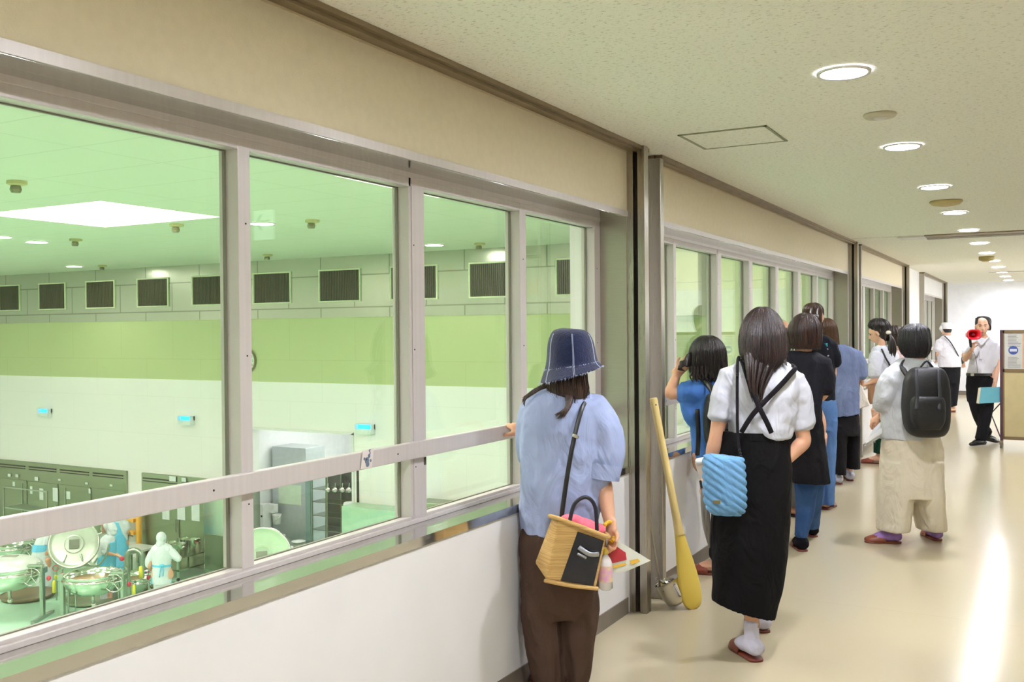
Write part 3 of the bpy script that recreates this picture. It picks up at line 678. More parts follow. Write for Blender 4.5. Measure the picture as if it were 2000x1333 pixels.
# ---- woman in the denim hat
P = Person('Person in a frayed denim bucket hat, pale blue blouse and brown trousers', 1095, 1345, 4.06, vox=.007)
L = P.L
fw = V((-.45, .89, 0))
head(P, L(1106, 712), fw, neck=L(1100, 775))
torso(P, L(1048, 800), L(1155, 800), L(1060, 1010), L(1140, 1010))
arm(P.body, L(1160, 802), L(1176, 935, -.02), L(1192, 1028, -.12), hd=L(1194, 1060, -.15) - L(1192, 1028, -.12), pn=(-.6, -.5, 0), curl=.95, side=-1)
arm(P.body, L(1042, 805), L(1035, 900, .12), L(1028, 850, .16), hd=V((-.4, .5, .3)), pn=(0, .3, -1), curl=.4, side=1)
leg(P.body, L(1062, 1040), L(1062, 1190), L(1075, 1318)); leg(P.body, L(1135, 1040), L(1130, 1190), L(1128, 1322))
foot(P.body, L(1076, 1322), (-.35, 1)); foot(P.body, L(1126, 1325), (-.1, 1))
P.done()
blue = fabric('pale_blue', (160, 172, 206), (152, 164, 198))
P.garment('blouse', blue, [
    lambda b: b.rings(P.rows([(752, 1075, 1118, .05, 0, 0), (762, 1052, 1138, .075, 0, 0), (774, 1034, 1156, .10, 0, 0), (795, 1021, 1172, .125), (840, 1015, 1180, .14), (910, 1014, 1180, .145), (975, 1015, 1176, .15), (1038, 1022, 1164, .15, 0, -12)], fold=FOLD, inset=.03)),
    lambda b: b.tube([L(1142, 800), L(1168, 838), L(1180, 890, -.01), L(1168, 930, -.02), L(1168, 936, -.02)], [.09, .097, .092, .088, .078], n=24),
    lambda b: b.tube([L(1050, 800), L(1038, 850, .04), L(1036, 895, .11)], [.075, .075, .06], n=20)], disp=.022, dsc=.11)
# rolled cuff of the sleeve
b = MB(); b.tube([L(1171, 905, -.02), L(1167, 935, -.025)], [.094, .092], n=28, cap=False); b.build('sleeve_cuff', blue, P.root, smooth=True)
brown = fabric('brown_trousers', (82, 64, 54), (74, 57, 48))
P.garment('trousers', brown, [
    lambda b: b.rings(P.rows([(1000, 1030, 1160, .12), (1050, 1016, 1170, .15), (1110, 1016, 1172, .15), (1170, 1018, 1168, .145), (1200, 1024, 1162, .12)])),
    lambda b: b.rings(P.rows([(1120, 1022, 1095, .11), (1190, 1018, 1096, .115), (1260, 1026, 1100, .11), (1328, 1040, 1102, .105)], fold=FOLD, inset=.03)),
    lambda b: b.rings(P.rows([(1120, 1092, 1168, .11), (1190, 1094, 1168, .115), (1260, 1100, 1160, .11), (1330, 1106, 1150, .10)], fold=FOLD, inset=.03))], disp=.022, dsc=.13)
for x, y, dx in ((1076, 1322, -.35), (1126, 1325, -.1)): slipper(P, L(x, y), (dx, 1), M_slip)
hair(P, 'hair', H_mid, [(690, 1085, 1130, .08), (720, 1072, 1140, .10, -.01), (745, 1068, 1146, .10, -.02), (765, 1070, 1150, .085, -.03), (778, 1085, 1146, .05, -.05)], 90, .005, 3, .05)
b = MB(); rnd = random.Random(4)
for i in range(26):     # locks blown to the left and one falling down the back
    y0 = rnd.uniform(742, 756); e = rnd.uniform(0, 1)
    b.tube([L(1080 - e * 8, y0, -.04), L(1052, 757 + e * 6, -.05), L(1032 - e * 6, 770 + e * 10, -.05), L(1020 + e * 5, 788 + e * 8 - rnd.uniform(0, 12), -.04)], [.006, .006, .005, .001], n=5, sub=3, cap=False)
for i in range(22):
    e = rnd.uniform(-1, 1)
    b.tube([L(1104 + e * 7, 752, -.09), L(1112 + e * 5, 780, -.115), L(1106 + e * 4, 800, -.14), L(1092 + e * 9, 816 + rnd.uniform(-8, 3), -.15)], [.005, .006, .005, .001], n=5, sub=3, cap=False)
b.build('loose_locks', H_mid, P.root, smooth=True)
# hat
denim = mat('dark_denim', (16, 29, 72), rough=.9, c2=(11, 21, 58), scale=55, bump=.5, bscale=160, sheen=.2)
b = MB(); RR = P.rows([(642, 1102, 1124, .03, 0, 2), (643, 1092, 1136, .06, 0, 2), (647, 1081, 1146, .085, 0, 2), (656, 1074, 1153, .108, 0, 0), (672, 1069, 1159, .12, 0, -3), (695, 1067, 1163, .127, 0, -9), (711, 1064, 1166, .132, 0, -15), (722, 1059, 1171, .148, -.01, -24), (731, 1055, 1176, .168, -.015, -34)], n=48, sub=6, fold=[(5, .016, .4, 1.4), (3, .022, 2, 1.2), (8, .012, 1, 1.5)])
hat = b.rings(RR, True, False).build('hat', denim, P.root, smooth=True); hat.modifiers.new('s', 'SOLIDIFY').thickness = .006
fray = mat('frayed_white_thread', (196, 206, 232), rough=.9)
b = MB(); rnd = random.Random(5); nR = len(RR); seam = int((nR - 1) * .78)
for rI, cnt, ln in ((nR - 1, 150, .012), (seam, 110, .010)):
    for i in range(cnt):
        f = rnd.uniform(0, 48); j = int(f) % 48; p = RR[rI][j].lerp(RR[rI][(j + 1) % 48], f - int(f)); cen = sum(RR[rI], V()) / 48; d = (p - cen).normalized()
        p = p + d * .003; b.tube([p, p + d * rnd.uniform(0, ln * .5) + V((rnd.uniform(-.004, .004), 0, -ln * rnd.uniform(.3, 1)))], [0.0007, .0003], n=4, sub=1, cap=False)
for th in (-.42, -1.5, -2.5):
    j = int((th % (2 * pi)) / (2 * pi) * 48)
    for o_ in (0, .3):
        b.tube([r[j].lerp(r[(j + 1) % 48], o_) + (r[j] - sum(r, V()) / 48).normalized() * .003 for r in RR[16:]], .0008, n=5, sub=1)
b.build('frayed_stitching', fray, hat, smooth=True)
# straw basket bag, hung from the shoulder
straw = mat('woven_straw', (214, 178, 112), rough=.8, c2=(190, 150, 88), scale=16, stretch=(.3, .3, 9), bump=.6, bscale=40)
bag = thing('straw_basket_bag', 'Boxy straw basket bag with black leather front, at the hip of the hat wearer', 'bag', P.loc, YAW)
tl, tr, br_, bl = L(1090, 1012, -.27), L(1186, 1048, -.27), L(1165, 1150, -.27), L(1066, 1135, -.27)
lf, lb = L(1078, 1010, -.16), L(1043, 1100, -.16)
dv = V((-.03, .13, .0))
def bagbox(k0, k1, name, m, off=0.0):
    b = MB(); n = V((0, -1, 0)) * off
    P4 = [bl, br_, tr, tl]
    b.hexa([bl + n, br_ + n, br_ + dv + n, V(lb), tl + n, tr + n, tr + dv + n, V(lf)])
    return b
bb = bagbox(0, 1, '', None).build('basket', straw, bag, bev=.01)
fr_ = lambda u, v, off=-.006: bl.lerp(br_, u).lerp(tl.lerp(tr, u), v) + V((0, off, 0))
MB().prism([fr_(.28, .04), fr_(.93, .04), fr_(.95, .9), fr_(.42, .9)], (0, .006, 0)).build('leather_front', mat('black_leather', (22, 24, 34), rough=.25), bag, bev=.002)
MB().tube([fr_(.5, .66, -.012), fr_(.72, .60, -.02), fr_(.9, .64, -.012)], .004, n=8, sx=2.5, up=(0, 1, 0)).tube([fr_(.5, .55, -.012), fr_(.68, .52, -.014)], .003, n=8, sx=2, up=(0, 1, 0)).build('buckle_strap', mat('silver_buckle', (170, 172, 180), rough=.3, metal=1), bag, smooth=True)
MB().tube([fr_(-.02, .99, 0), fr_(.5, 1.0, -.01), fr_(1.02, .99, 0), tr + dv, V(lf), fr_(-.02, .99, 0)], .009, n=10, sub=5).build('basket_rim', straw, bag, smooth=True)
MB().tube([fr_(-.02, .0, 0), fr_(.5, -.01, -.008), fr_(1.02, .0, 0)], .008, n=10).build('basket_bottom_edge', straw, bag, smooth=True)
b = MB()
for o_ in (0, .1):
    b.tube([L(1112, 1022, -.27 + o_), L(1122, 985, -.27 + o_), L(1145, 972, -.27 + o_), L(1162, 990, -.27 + o_), L(1166, 1036, -.27 + o_)], .008, n=10, sub=6)
b.build('carry_handles', mat('navy_handle', (28, 28, 44), rough=.4), bag, smooth=True)
b = MB(); rnd = random.Random(2)
for i in range(9): 
    c = fr_(.25 + .07 * i, 1.0, .05 + .02 * rnd.random()); b.ell(c, (.03 + .01 * rnd.random(), .035, .02 + .012 * rnd.random()), nu=14, nv=8)
b.build('cloth_inside', mat('coral_pink_cloth', (232, 70, 92), rough=.8, c2=(236, 130, 150), scale=9, bump=.6, bscale=15), bag, vox=.007, smi=2)
b = MB(); b.tube([L(1148, 780, -.06), L(1136, 800, -.12), L(1121, 858, -.17), L(1108, 930, -.19), L(1096, 1016, -.2)], .0022, n=8, sx=4.2, up=(0, 1, 0), sub=6).tube([L(1148, 780, -.06), L(1150, 772, .02), L(1140, 784, .1)], .0022, n=8, sx=4, up=(0, 1, .4), sub=4)
b.build('shoulder_strap', M_black, bag, smooth=True)
MB().tube([L(1125, 850, -.175), L(1123, 855, -.178)], .004, n=8, sx=3.6, up=(0, 1, 0)).build('strap_buckle', M_chrome, bag, smooth=True)
# things held in the right hand
leaf = thing('leaflet', 'Folded colour leaflet with a red block, held in the hand beside the straw bag', 'leaflet', P.loc, YAW)
q = [L(1184, 1048, -.15), L(1215, 1062, -.14), L(1271, 1096, -.13), L(1225, 1116, -.15), L(1180, 1124, -.17)]
MB().prism(q, (0, .004, 0)).build('paper', mat('leaflet_paper', (214, 216, 200), rough=.5), leaf)
MB().prism([L(1187, 1056, -.156), L(1222, 1080, -.146), L(1224, 1094, -.15), L(1184, 1104, -.166)], (0, .001, 0)).build('red_print', mat('leaflet_red', (176, 44, 52), rough=.5), leaf)
MB().prism([L(1229, 1096, -.149), L(1246, 1092, -.144), L(1250, 1097, -.144), L(1234, 1104, -.15)], (0, .001, 0)).prism([L(1196, 1106, -.166), L(1222, 1100, -.152), L(1224, 1104, -.152), L(1198, 1111, -.166)], (0, .001, 0)).build('yellow_print', mat('leaflet_yellow', (222, 176, 60), rough=.5), leaf)
bt = thing('drink_bottle', 'Small drink bottle with pink label hanging below the hand of the hat wearer', 'bottle', P.loc, YAW)
c0, c1 = L(1183, 1152, -.2), L(1182, 1070, -.2); hh = c1.z - c0.z
MB().lathe([(.02, 0), (.028, .006), (.028, hh * .62), (.022, hh * .72), (.011, hh * .82), (.011, hh * .86)], c0, 24, (c1 - c0)).build('bottle_body', mat('milky_bottle', (222, 218, 212), rough=.15), bt, smooth=True)
MB().lathe([(.0135, hh * .85), (.0135, hh * .97), (.010, hh)], c0, 20, (c1 - c0)).build('cap', mat('bottle_cap_white', (226, 200, 90), rough=.4), bt, smooth=True)
MB().lathe([(.0286, hh * .2), (.0286, hh * .58)], c0, 24, (c1 - c0), False, False).build('bottle_label', mat('bottle_label_pink', (216, 160, 196), rough=.5, c2=(226, 214, 120), scale=30), bt, smooth=True)
ch = thing('bead_charm', 'Yellow bead charm looped around the wrist and hand of the hat wearer', 'charm', P.loc, YAW)
b = MB(); rnd = random.Random(8)
for i in range(22):
    a = i / 22 * 2 * pi; c = L(1190 + 12 * math.cos(a), 1040 + 20 * math.sin(a), -.15 - .035 * math.sin(a * 2)); b.ell(c, (.0085, .0085, .0085), nu=10, nv=6)
b.build('beads', mat('amber_beads', (226, 168, 30), rough=.25, c2=(240, 200, 70), scale=20), ch, smooth=True)
MB().tube([L(1190, 1058, -.17), L(1186, 1066, -.19), L(1183, 1072, -.2)], .002, n=6).build('charm_cord', M_black, ch, smooth=True)

# ---- woman with suspender skirt
P = Person('Long-haired person in a white tee and long black suspender skirt, walking away', 1460, 1285, 4.44, vox=.006)
L = P.L
head(P, L(1489, 650, .02), V((-.2, .98, 0)), neck=L(1487, 722, .01))
torso(P, L(1432, 738), L(1552, 745), L(1435, 900), L(1515, 900))
arm(P.body, L(1420, 742), L(1397, 862, 0), L(1384, 925, .02), k=.92, hd=L(1366, 972, .0) - L(1380, 925, .02), pn=(.7, .3, -.2), curl=.8, side=-1)
arm(P.body, L(1552, 748), L(1570, 862, .0), L(1532, 905, -.02), k=.92, hd=V((-.8, .45, -.35)), pn=(0, .6, -.6), curl=.6, side=1)
leg(P.body, L(1440, 930), L(1440, 1080, .02), L(1472, 1225, .0)); leg(P.body, L(1500, 930), L(1490, 1070, .1), L(1490, 1165, .42))
foot(P.body, L(1468, 1236), (-.25, 1), heel=.012); foot(P.body, L(1486, 1172, .42), (-.05, 1))
P.done()
tee = fabric('white_tee', (208, 209, 217), (200, 201, 210))
P.garment('t_shirt', tee, [
    lambda b: b.rings(P.rows([(696, 1468, 1508, .055, .01), (704, 1450, 1526, .075), (714, 1430, 1545, .095), (730, 1416, 1560, .112), (760, 1414, 1566, .12), (800, 1420, 1560, .12), (856, 1424, 1545, .118)], fold=[(9, .012, .5, 1), (5, .015, 2, 1)])),
    lambda b: b.tube([L(1432, 736), L(1412, 772), L(1405, 806), L(1404, 816)], [.066, .058, .054, .052], n=24, sx=1.0),
    lambda b: b.tube([L(1545, 742), L(1566, 785), L(1570, 826), L(1572, 834)], [.066, .054, .050, .048], n=24)], disp=.02, dsc=.1)
blk = fabric('black_skirt', (15, 14, 15), (20, 19, 20))
def slit(p, th, t): return p
P.garment('long_skirt', blk, [
    lambda b: b.rings(P.rows([(843, 1410, 1541, .115), (870, 1405, 1542, .125), (930, 1398, 1545, .135), (1000, 1393, 1543, .14), (1080, 1392, 1537, .14), (1140, 1392, 1528, .135), (1180, 1392, 1519, .13, 0, 16), (1192, 1394, 1515, .128, 0, 32)], fold=[(5, .02, .4, 1.5), (9, .012, 2, 1.5)], inset=.05, n=56))], disp=.014, dsc=.16)
MB().rings([[p + (p - V((0, 0, p.z))) * 0 for p in r] for r in P.rows([(842, 1408.5, 1542.5, .119), (856, 1406.5, 1543.5, .123)], n=48, sub=3)], False, False).build('waistband', blk, P.root, smooth=True)
M_sp = fabric('black_strap', (26, 22, 26), (32, 28, 32))
strap(P, 'suspender', M_sp, [L(1544, 712, -.015), L(1553, 720, -.085), L(1544, 731, -.115), L(1532, 745, -.13), L(1510, 768, -.142), L(1483, 796, -.148), L(1466, 816, -.145), L(1448, 845, -.136)], .0115)
strap(P, 'suspender', M_sp, [L(1446, 706, -.0), L(1452, 712, -.085), L(1466, 755, -.13), L(1483, 796, -.151), L(1496, 822, -.147), L(1507, 846, -.136)], .0115)
sock = fabric('white_sock', (222, 220, 236), (212, 210, 228))
P.garment('sock', sock, [lambda b: foot(b, L(1468, 1236), (-.25, 1), g=.004, heel=.012)], vox=.004, disp=.003, dsc=.04)
P.garment('sock', sock, [lambda b: foot(b, L(1486, 1172, .42), (-.05, 1), g=.004)], vox=.005, disp=0)
slipper(P, L(1468, 1236), (-.25, 1), M_slip); slipper(P, L(1486, 1172, .42), (-.05, 1), M_slip)
H2 = hair_mat('hair_long_ombre', (26, 15, 14), (56, 32, 26), (150, 98, 56), .86, 1.14)
def tail(b):
    rnd = random.Random(12)
    for i in range(70):
        e = rnd.uniform(-1, 1); y1 = 792 - 22 * abs(e) * rnd.random() - rnd.uniform(0, 20); q = rnd.uniform(-.02, .02)
        b.tube([L(1489 + e * 34, 690, -.09), L(1484 + e * 26, 722, -.112 + q), L(1478 + e * 16, 755, -.125 + q), L(1480 + e * 10, y1, -.132 + q * .5)], [.008, .008, .006, .0008], n=5, sub=3, cap=False)
    for i in range(22):
        e = rnd.uniform(0, 1)
        b.tube([L(1526 + e * 6, 680, -.05), L(1528 + e * 5, 700, -.08), L(1534 + e * 4, 712 + e * 4, -.1)], [.006, .005, .0008], n=5, sub=3, cap=False)
hair(P, 'long_hair', H2, [(601, 1480, 1498, .03, .02), (606, 1466, 1512, .07, .01), (620, 1455, 1523, .10), (645, 1449, 1531, .112), (672, 1446, 1535, .11, -.01), (695, 1449, 1535, .10, -.03), (712, 1462, 1524, .075, -.05), (728, 1472, 1506, .05, -.075)], 210, .0055, 11, .03, extra=tail)
bag = thing('quilted_shoulder_bag', 'Small light blue quilted bag with diagonal seams, worn on a long black strap', 'bag', P.loc, YAW)
c = L(1414, 950, -.19)
def quilt(p, th, t):
    d = (p.x * .75 + p.z * 1.0); k = abs(math.sin(d / .034 * pi)); o_ = V((p.x - c.x, (p.y - c.y), 0)); 
    return p + o_.normalized() * (.011 * k ** .5) if o_.length > .01 else p
b = MB(); b.rings(P.rows([(890, 1392, 1436, .015, -.19, 8), (893, 1379, 1447, .035, -.19, 4), (905, 1377, 1450, .05, -.19, 2), (940, 1377, 1452, .058, -.19, 0), (975, 1379, 1453, .06, -.19, 0), (995, 1384, 1451, .052, -.19, 2), (1006, 1396, 1443, .03, -.19, 2)], n=96, sub=14, pw=3.2, fn=quilt))
b.build('pouch', fabric('light_blue_quilt', (112, 160, 200), (104, 151, 192)), bag, smooth=True)
MB().tube([L(1380, 896, -.19), L(1410, 889, -.19), L(1446, 898, -.19)], .003, n=8).build('zip_edge', mat('pale_zip', (110, 140, 170), rough=.5), bag, smooth=True)
bd = MB(); bd.box((-.016, -.004, -.008), (.016, 0, .008)); o0 = L(1400, 981, -.262)
bd.v = [tuple(V(v) + o0) for v in bd.v]; bd.build('metal_badge', mat('antique_badge', (140, 130, 96), rough=.35, metal=.8), bag, bev=.002)
b = MB(); b.tube([L(1444, 698, .04), L(1441, 703, -.06), L(1440, 740, -.1), L(1440, 800, -.125), L(1441, 850, -.135), L(1446, 898, -.17)], .0025, n=8, sx=2.8, up=(0, 1, 0), sub=5).tube([L(1444, 698, .04), L(1440, 716, .1), L(1420, 800, .12)], .0025, n=8, sx=2.8, up=(0, 1, 0), sub=5)
b.build('bag_strap', M_sp, bag, smooth=True)
b = MB()
for i in range(9): b.ell(L(1445 + i * 1.2, 880 + i * 6, -.165 - .005 * i), (.006, .003, .007), nu=8, nv=6)
b.build('chain_link', M_black, bag, smooth=True)
MB().lathe([(.008, 0), (.008, .004)], L(1440, 732, -.105), 12, (0, -1, 0)).build('strap_slider', M_black, bag)
pm = thing('pamphlet', 'Rolled white pamphlet held by the person with the light blue bag', 'pamphlet', P.loc, YAW)
MB().tube([L(1362, 903, .06), L(1386, 898, .04)], .017, n=18, sx=1.1).build('paper_roll', mat('white_paper', (232, 232, 228), rough=.5), pm, smooth=True)
MB().prism([L(1357, 905, .06), L(1384, 899, .04), L(1386, 925, .04), L(1372, 950, .05)], (0, .003, 0)).build('loose_sheet', mat('pale_paper', (214, 206, 194), rough=.5), pm)
um = thing('folded_umbrella', 'Slim grey folded umbrella hanging from the hand in front of the wall', 'umbrella', P.loc, YAW)
MB().tube([L(1372, 955, .0), L(1376, 985, .0), L(1381, 1030, .01), L(1386, 1070, .01)], [.008, .018, .019, .004], n=14, sx=1.1).build('canopy', mat('grey_umbrella', (128, 124, 116), rough=.3, c2=(96, 92, 88), scale=12, stretch=(8, 8, .4)), um, smooth=True)
MB().tube([L(1368, 940, 0), L(1371, 958, .0)], .006, n=8).build('grip', M_black, um, smooth=True)

# ---- girl in blue leaning to the window
P = Person('Person in a blue shirt leaning to the window, hand raised to dark wavy hair', 1392, 1118, 5.96)
L = P.L
head(P, L(1378, 698), V((-.75, .62, -.22)), neck=L(1383, 748))
torso(P, L(1352, 765, -.02), L(1412, 762), L(1365, 905), L(1418, 905), d=.08)
arm(P.body, L(1350, 766, -.03), L(1309, 770, -.02), L(1323, 728, .02), hd=L(1342, 706, .02) - L(1321, 728, .02), pn=(.5, .8, 0), curl=.5, side=1)
arm(P.body, L(1415, 766), L(1420, 830, .08), L(1400, 850, .25), hd=V((-.6, .6, .1)), pn=(0, 0, -1))
leg(P.body, L(1404, 915), L(1412, 1010), L(1400, 1098)); leg(P.body, L(1424, 915), L(1432, 1010, .05), L(1430, 1095, .1))
foot(P.body, L(1400, 1104), (-1, .35)); foot(P.body, L(1430, 1098, .1), (-.8, .5)); P.done()
bs = fabric('mid_blue', (76, 122, 190), (66, 110, 178))
P.garment('shirt', bs, [
    lambda b: b.rings(P.rows([(742, 1362, 1404, .05), (750, 1346, 1420, .08), (768, 1338, 1430, .11), (800, 1342, 1430, .12), (840, 1350, 1428, .12), (895, 1353, 1424, .12)], fold=FOLD, inset=.03)),
    lambda b: b.tube([L(1365, 768, -.02), L(1346, 768, -.03), L(1331, 768, -.03), L(1329, 768, -.03)], [.09, .078, .068, .06], n=22),
    lambda b: b.tube([L(1338, 785, -.03), L(1352, 810, -.03), L(1372, 830, -.02)], [.035, .06, .05], n=18)], disp=.022, dsc=.1)
P.garment('trousers', fabric('charcoal', (40, 38, 40)), [lambda b: b.rings(P.rows([(885, 1366, 1426, .12), (930, 1376, 1440, .12)])), lambda b: b.tube([L(1402, 900), L(1411, 960), L(1413, 1010), L(1403, 1090)], [.1, .09, .075, .06], n=18), lambda b: b.tube([L(1422, 900), L(1430, 960, .02), L(1433, 1010, .05), L(1432, 1088, .1)], [.1, .09, .075, .06], n=18)])
def curls(b):
    rnd = random.Random(3)
    for i in range(60):
        y0 = rnd.uniform(690, 712); e = rnd.random()
        b.tube([L(1352, y0, -.03), L(1342, y0 + 4, -.05), L(1334, 706 + e * 10, -.05), L(1328 - e * 4, 708 + e * 14, -.04), L(1332 + e * 8, 722 + e * 4, -.04)], [.006, .006, .005, .004, .001], n=5, sub=3, cap=False)
    for i in range(60):
        x0 = 1350 + 68 * rnd.random(); a = rnd.uniform(-3, 3); dd = -.08 - .03 * rnd.random()
        b.tube([L(x0, 715, dd), L(x0 + a, 726, dd), L(x0 - a, 736, dd), L(x0 + a * 1.5, 744 + rnd.uniform(-4, 4), dd)], [.007, .007, .006, .001], n=5, sub=3, cap=False)
hair(P, 'wavy_hair', H_dark, [(656, 1372, 1390, .03), (660, 1361, 1400, .07), (672, 1352, 1410, .1), (692, 1347, 1417, .115), (714, 1346, 1419, .115), (732, 1350, 1418, .1), (742, 1362, 1412, .07)], 150, .006, 5, .02, extra=curls)
slipper(P, L(1400, 1104), (-1, .35), M_slip); slipper(P, L(1430, 1098, .1), (-.8, .5), M_slip)
bp = thing('backpack', 'Black backpack with a wide strap worn over the blue shirt', 'backpack', P.loc, YAW)
b = MB(); b.tube([L(1362, 746, .02), L(1372, 743, -.06), L(1388, 758, -.13), L(1400, 780, -.17)], .006, n=10, sx=3.2, up=(0, 1, .3), sub=5); b.build('shoulder_strap', M_black, bp, smooth=True)
b = MB(); b.rings(P.rows([(768, 1392, 1420, .03, -.19), (776, 1380, 1426, .06, -.19), (820, 1374, 1428, .08, -.19), (862, 1378, 1426, .07, -.19), (872, 1386, 1420, .04, -.19)], pw=3)); b.build('pack_body', mat('black_nylon', (9, 9, 12), rough=.6, bump=.3, bscale=20), bp, smooth=True)
MB().tube([L(1362, 800, -.13), L(1364, 850, -.14), L(1362, 890, -.13)], .004, n=8, sx=3.5, up=(0, 1, 0)).build('side_strap', M_black, bp, smooth=True)

# ---- woman in black top with a bob
P = Person('Person with a smooth brown bob, black top, long black apron skirt and slim blue jeans', 1566, 1073, 6.6)
L = P.L
head(P, L(1571, 648), V((-.3, .95, 0)), neck=L(1566, 696), k=.97)
torso(P, L(1538, 706), L(1610, 708), L(1548, 840), L(1600, 840))
arm(P.body, L(1612, 712), L(1609, 768, .02), L(1588, 790, .06), hd=V((-.8, .4, -.2)), pn=(0, 0, -1))
arm(P.body, L(1536, 712), L(1532, 780, .05), L(1545, 790, .2), hd=V((.2, .8, 0)), pn=(0, 0, -1))
leg(P.body, L(1572, 850), L(1574, 960), L(1565, 1052)); leg(P.body, L(1592, 850), L(1588, 950, .2), L(1586, 1030, .45))
foot(P.body, L(1565, 1056), (.05, 1)); foot(P.body, L(1584, 1034, .45), (-.1, 1)); P.done()
bt_ = fabric('black_top', (30, 30, 36), (36, 36, 42))
P.garment('top', bt_, [
    lambda b: b.rings(P.rows([(686, 1543, 1588, .05), (691, 1531, 1602, .08), (704, 1525, 1615, .1), (740, 1526, 1612, .11), (800, 1532, 1602, .11)], fold=FOLD)),
    lambda b: b.tube([L(1600, 712), L(1611, 735), L(1612, 760), L(1612, 765)], [.085, .072, .068, .06], n=20),
    lambda b: b.tube([L(1540, 712), L(1534, 735), L(1532, 762)], [.08, .07, .06], n=20)], disp=.018)
P.garment('apron_skirt', fabric('soft_black', (24, 23, 25)), [lambda b: b.rings(P.rows([(785, 1532, 1602, .12), (840, 1534, 1608, .14), (900, 1538, 1614, .16), (942, 1542, 1618, .17)], fold=FOLD2, inset=.04))], disp=.015)
jn = fabric('blue_jeans', (46, 74, 120), (70, 100, 148))
P.garment('jeans', jn, [lambda b: b.tube([L(1575, 900), L(1574, 950), L(1572, 1000), L(1564, 1048)], [.092, .078, .062, .044], n=18),
                        lambda b: b.tube([L(1590, 900, .1), L(1588, 950, .2), L(1586, 1034, .45)], [.092, .074, .05], n=18)], disp=.01)
for an, d in ((L(1565, 1056), (.05, 1)), (L(1584, 1034, .45), (-.1, 1))):
    P.garment('sock', fabric('black_sock', (18, 16, 20)), [lambda b: foot(b, an, d, g=.005)], vox=.007, disp=0); slipper(P, an, d, M_slip)
hair(P, 'bob_hair', H_mid and hair_mat('hair_bob_brown', (40, 24, 22), (74, 40, 28)), [(612, 1562, 1584, .03), (616, 1551, 1594, .07), (630, 1543, 1600, .1), (652, 1540, 1603, .115), (672, 1542, 1603, .11), (682, 1550, 1599, .09)], 160, .005, 6, .012, len_var=.1)

# ---- almost hidden person in grey trousers
P = Person('Mostly hidden person in grey trousers between the long-haired and the bobbed persons', 1547, 1004, 7.8, vox=.01)
L = P.L
head(P, L(1525, 652), V((-.6, .8, 0)), neck=L(1530, 692), k=.95)
torso(P, L(1512, 705), L(1566, 705), L(1525, 820), L(1560, 820))
for q in (1512, 1566): arm(P.body, L(q, 708), L(q + (4 if q < 1540 else -4), 770, .05), L(q + (10 if q < 1540 else -10), 790, .2), hd=V((0, 1, 0)), pn=(0, 0, -1))
leg(P.body, L(1532, 840), L(1536, 920), L(1545, 990)); leg(P.body, L(1556, 840), L(1556, 920), L(1558, 985, .1))
foot(P.body, L(1547, 993), (-.5, 1)); foot(P.body, L(1562, 990, .1), (-.4, 1)); P.done()
P.garment('shirt', fabric('navy', (28, 34, 66)), [lambda b: b.rings(P.rows([(692, 1518, 1548, .05), (698, 1508, 1564, .09), (730, 1506, 1570, .11), (830, 1512, 1566, .12)], fold=FOLD, inset=.02)), lambda b: b.tube([L(1516, 708), L(1513, 750)], [.07, .06], n=18), lambda b: b.tube([L(1562, 708), L(1564, 750)], [.07, .06], n=18)])
P.garment('trousers', fabric('grey_trousers', (104, 98, 92)), [lambda b: b.rings(P.rows([(815, 1516, 1562, .11), (880, 1520, 1568, .11), (990, 1534, 1570, .1)], fold=FOLD, inset=.02))])
for an, d in ((L(1547, 993), (-.5, 1)), (L(1562, 990, .1), (-.4, 1))): slipper(P, an, d, mat('dark_red_slipper', (74, 30, 28), rough=.4))
hair(P, 'hair', H_mid, [(630, 1516, 1532, .03), (636, 1508, 1540, .08), (655, 1506, 1544, .1), (676, 1506, 1545, .09), (686, 1510, 1542, .06)], 60, .006, 9, .01)

# ---- tall person with the claw clip
P = Person('Tall person with hair in a silver claw clip, black printed tee and wide blue jeans', 1605, 990, 8.1)
L = P.L
head(P, L(1588, 624), V((-.5, .86, 0)), neck=L(1592, 664))
torso(P, L(1568, 672), L(1624, 672), L(1576, 790), L(1618, 790))
arm(P.body, L(1624, 676), L(1626, 730, .03), L(1612, 752, .16), hd=V((-.5, .8, 0)), pn=(0, 0, -1)); arm(P.body, L(1568, 676), L(1564, 730, .03), L(1572, 752, .16), hd=V((.3, .8, 0)), pn=(0, 0, -1))
leg(P.body, L(1586, 800), L(1590, 890), L(1592, 968)); leg(P.body, L(1612, 800), L(1612, 890), L(1612, 966))
foot(P.body, L(1592, 978), (-.4, 1)); foot(P.body, L(1612, 978), (.1, 1)); P.done()
tb = fabric('black_tee', (24, 25, 32))
P.garment('printed_tee', tb, [lambda b: b.rings(P.rows([(652, 1578, 1604, .045), (658, 1567, 1618, .08), (668, 1562, 1627, .1), (700, 1562, 1630, .115), (784, 1566, 1630, .12)], fold=FOLD, inset=.02)), lambda b: b.tube([L(1618, 675), L(1626, 700), L(1628, 712)], [.075, .072, .066], n=18), lambda b: b.tube([L(1572, 675), L(1566, 712)], [.075, .066], n=18)])
b = MB(); rnd = random.Random(6)
def glyphs(b, x0, x1, y, h, ly, n):
    for i in range(n):
        xx = x0 + (x1 - x0) * i / n; wv = (x1 - x0) / n * .72
        for k in range(3):
            if rnd.random() < .75: a = L(xx, y + h * (k / 3), ly); c = L(xx + wv, y + h * (k / 3 + .2), ly); b.box((a.x, a.y, c.z), (c.x, a.y + .004, a.z))
        a = L(xx, y, ly); c = L(xx + wv * .25, y + h, ly); b.box((a.x, a.y, c.z), (c.x, a.y + .004, a.z))
glyphs(b, 1604, 1617, 671, 7, -.098, 6); b.build('cyan_print', mat('cyan_print', (70, 186, 196), rough=.6), P.root)
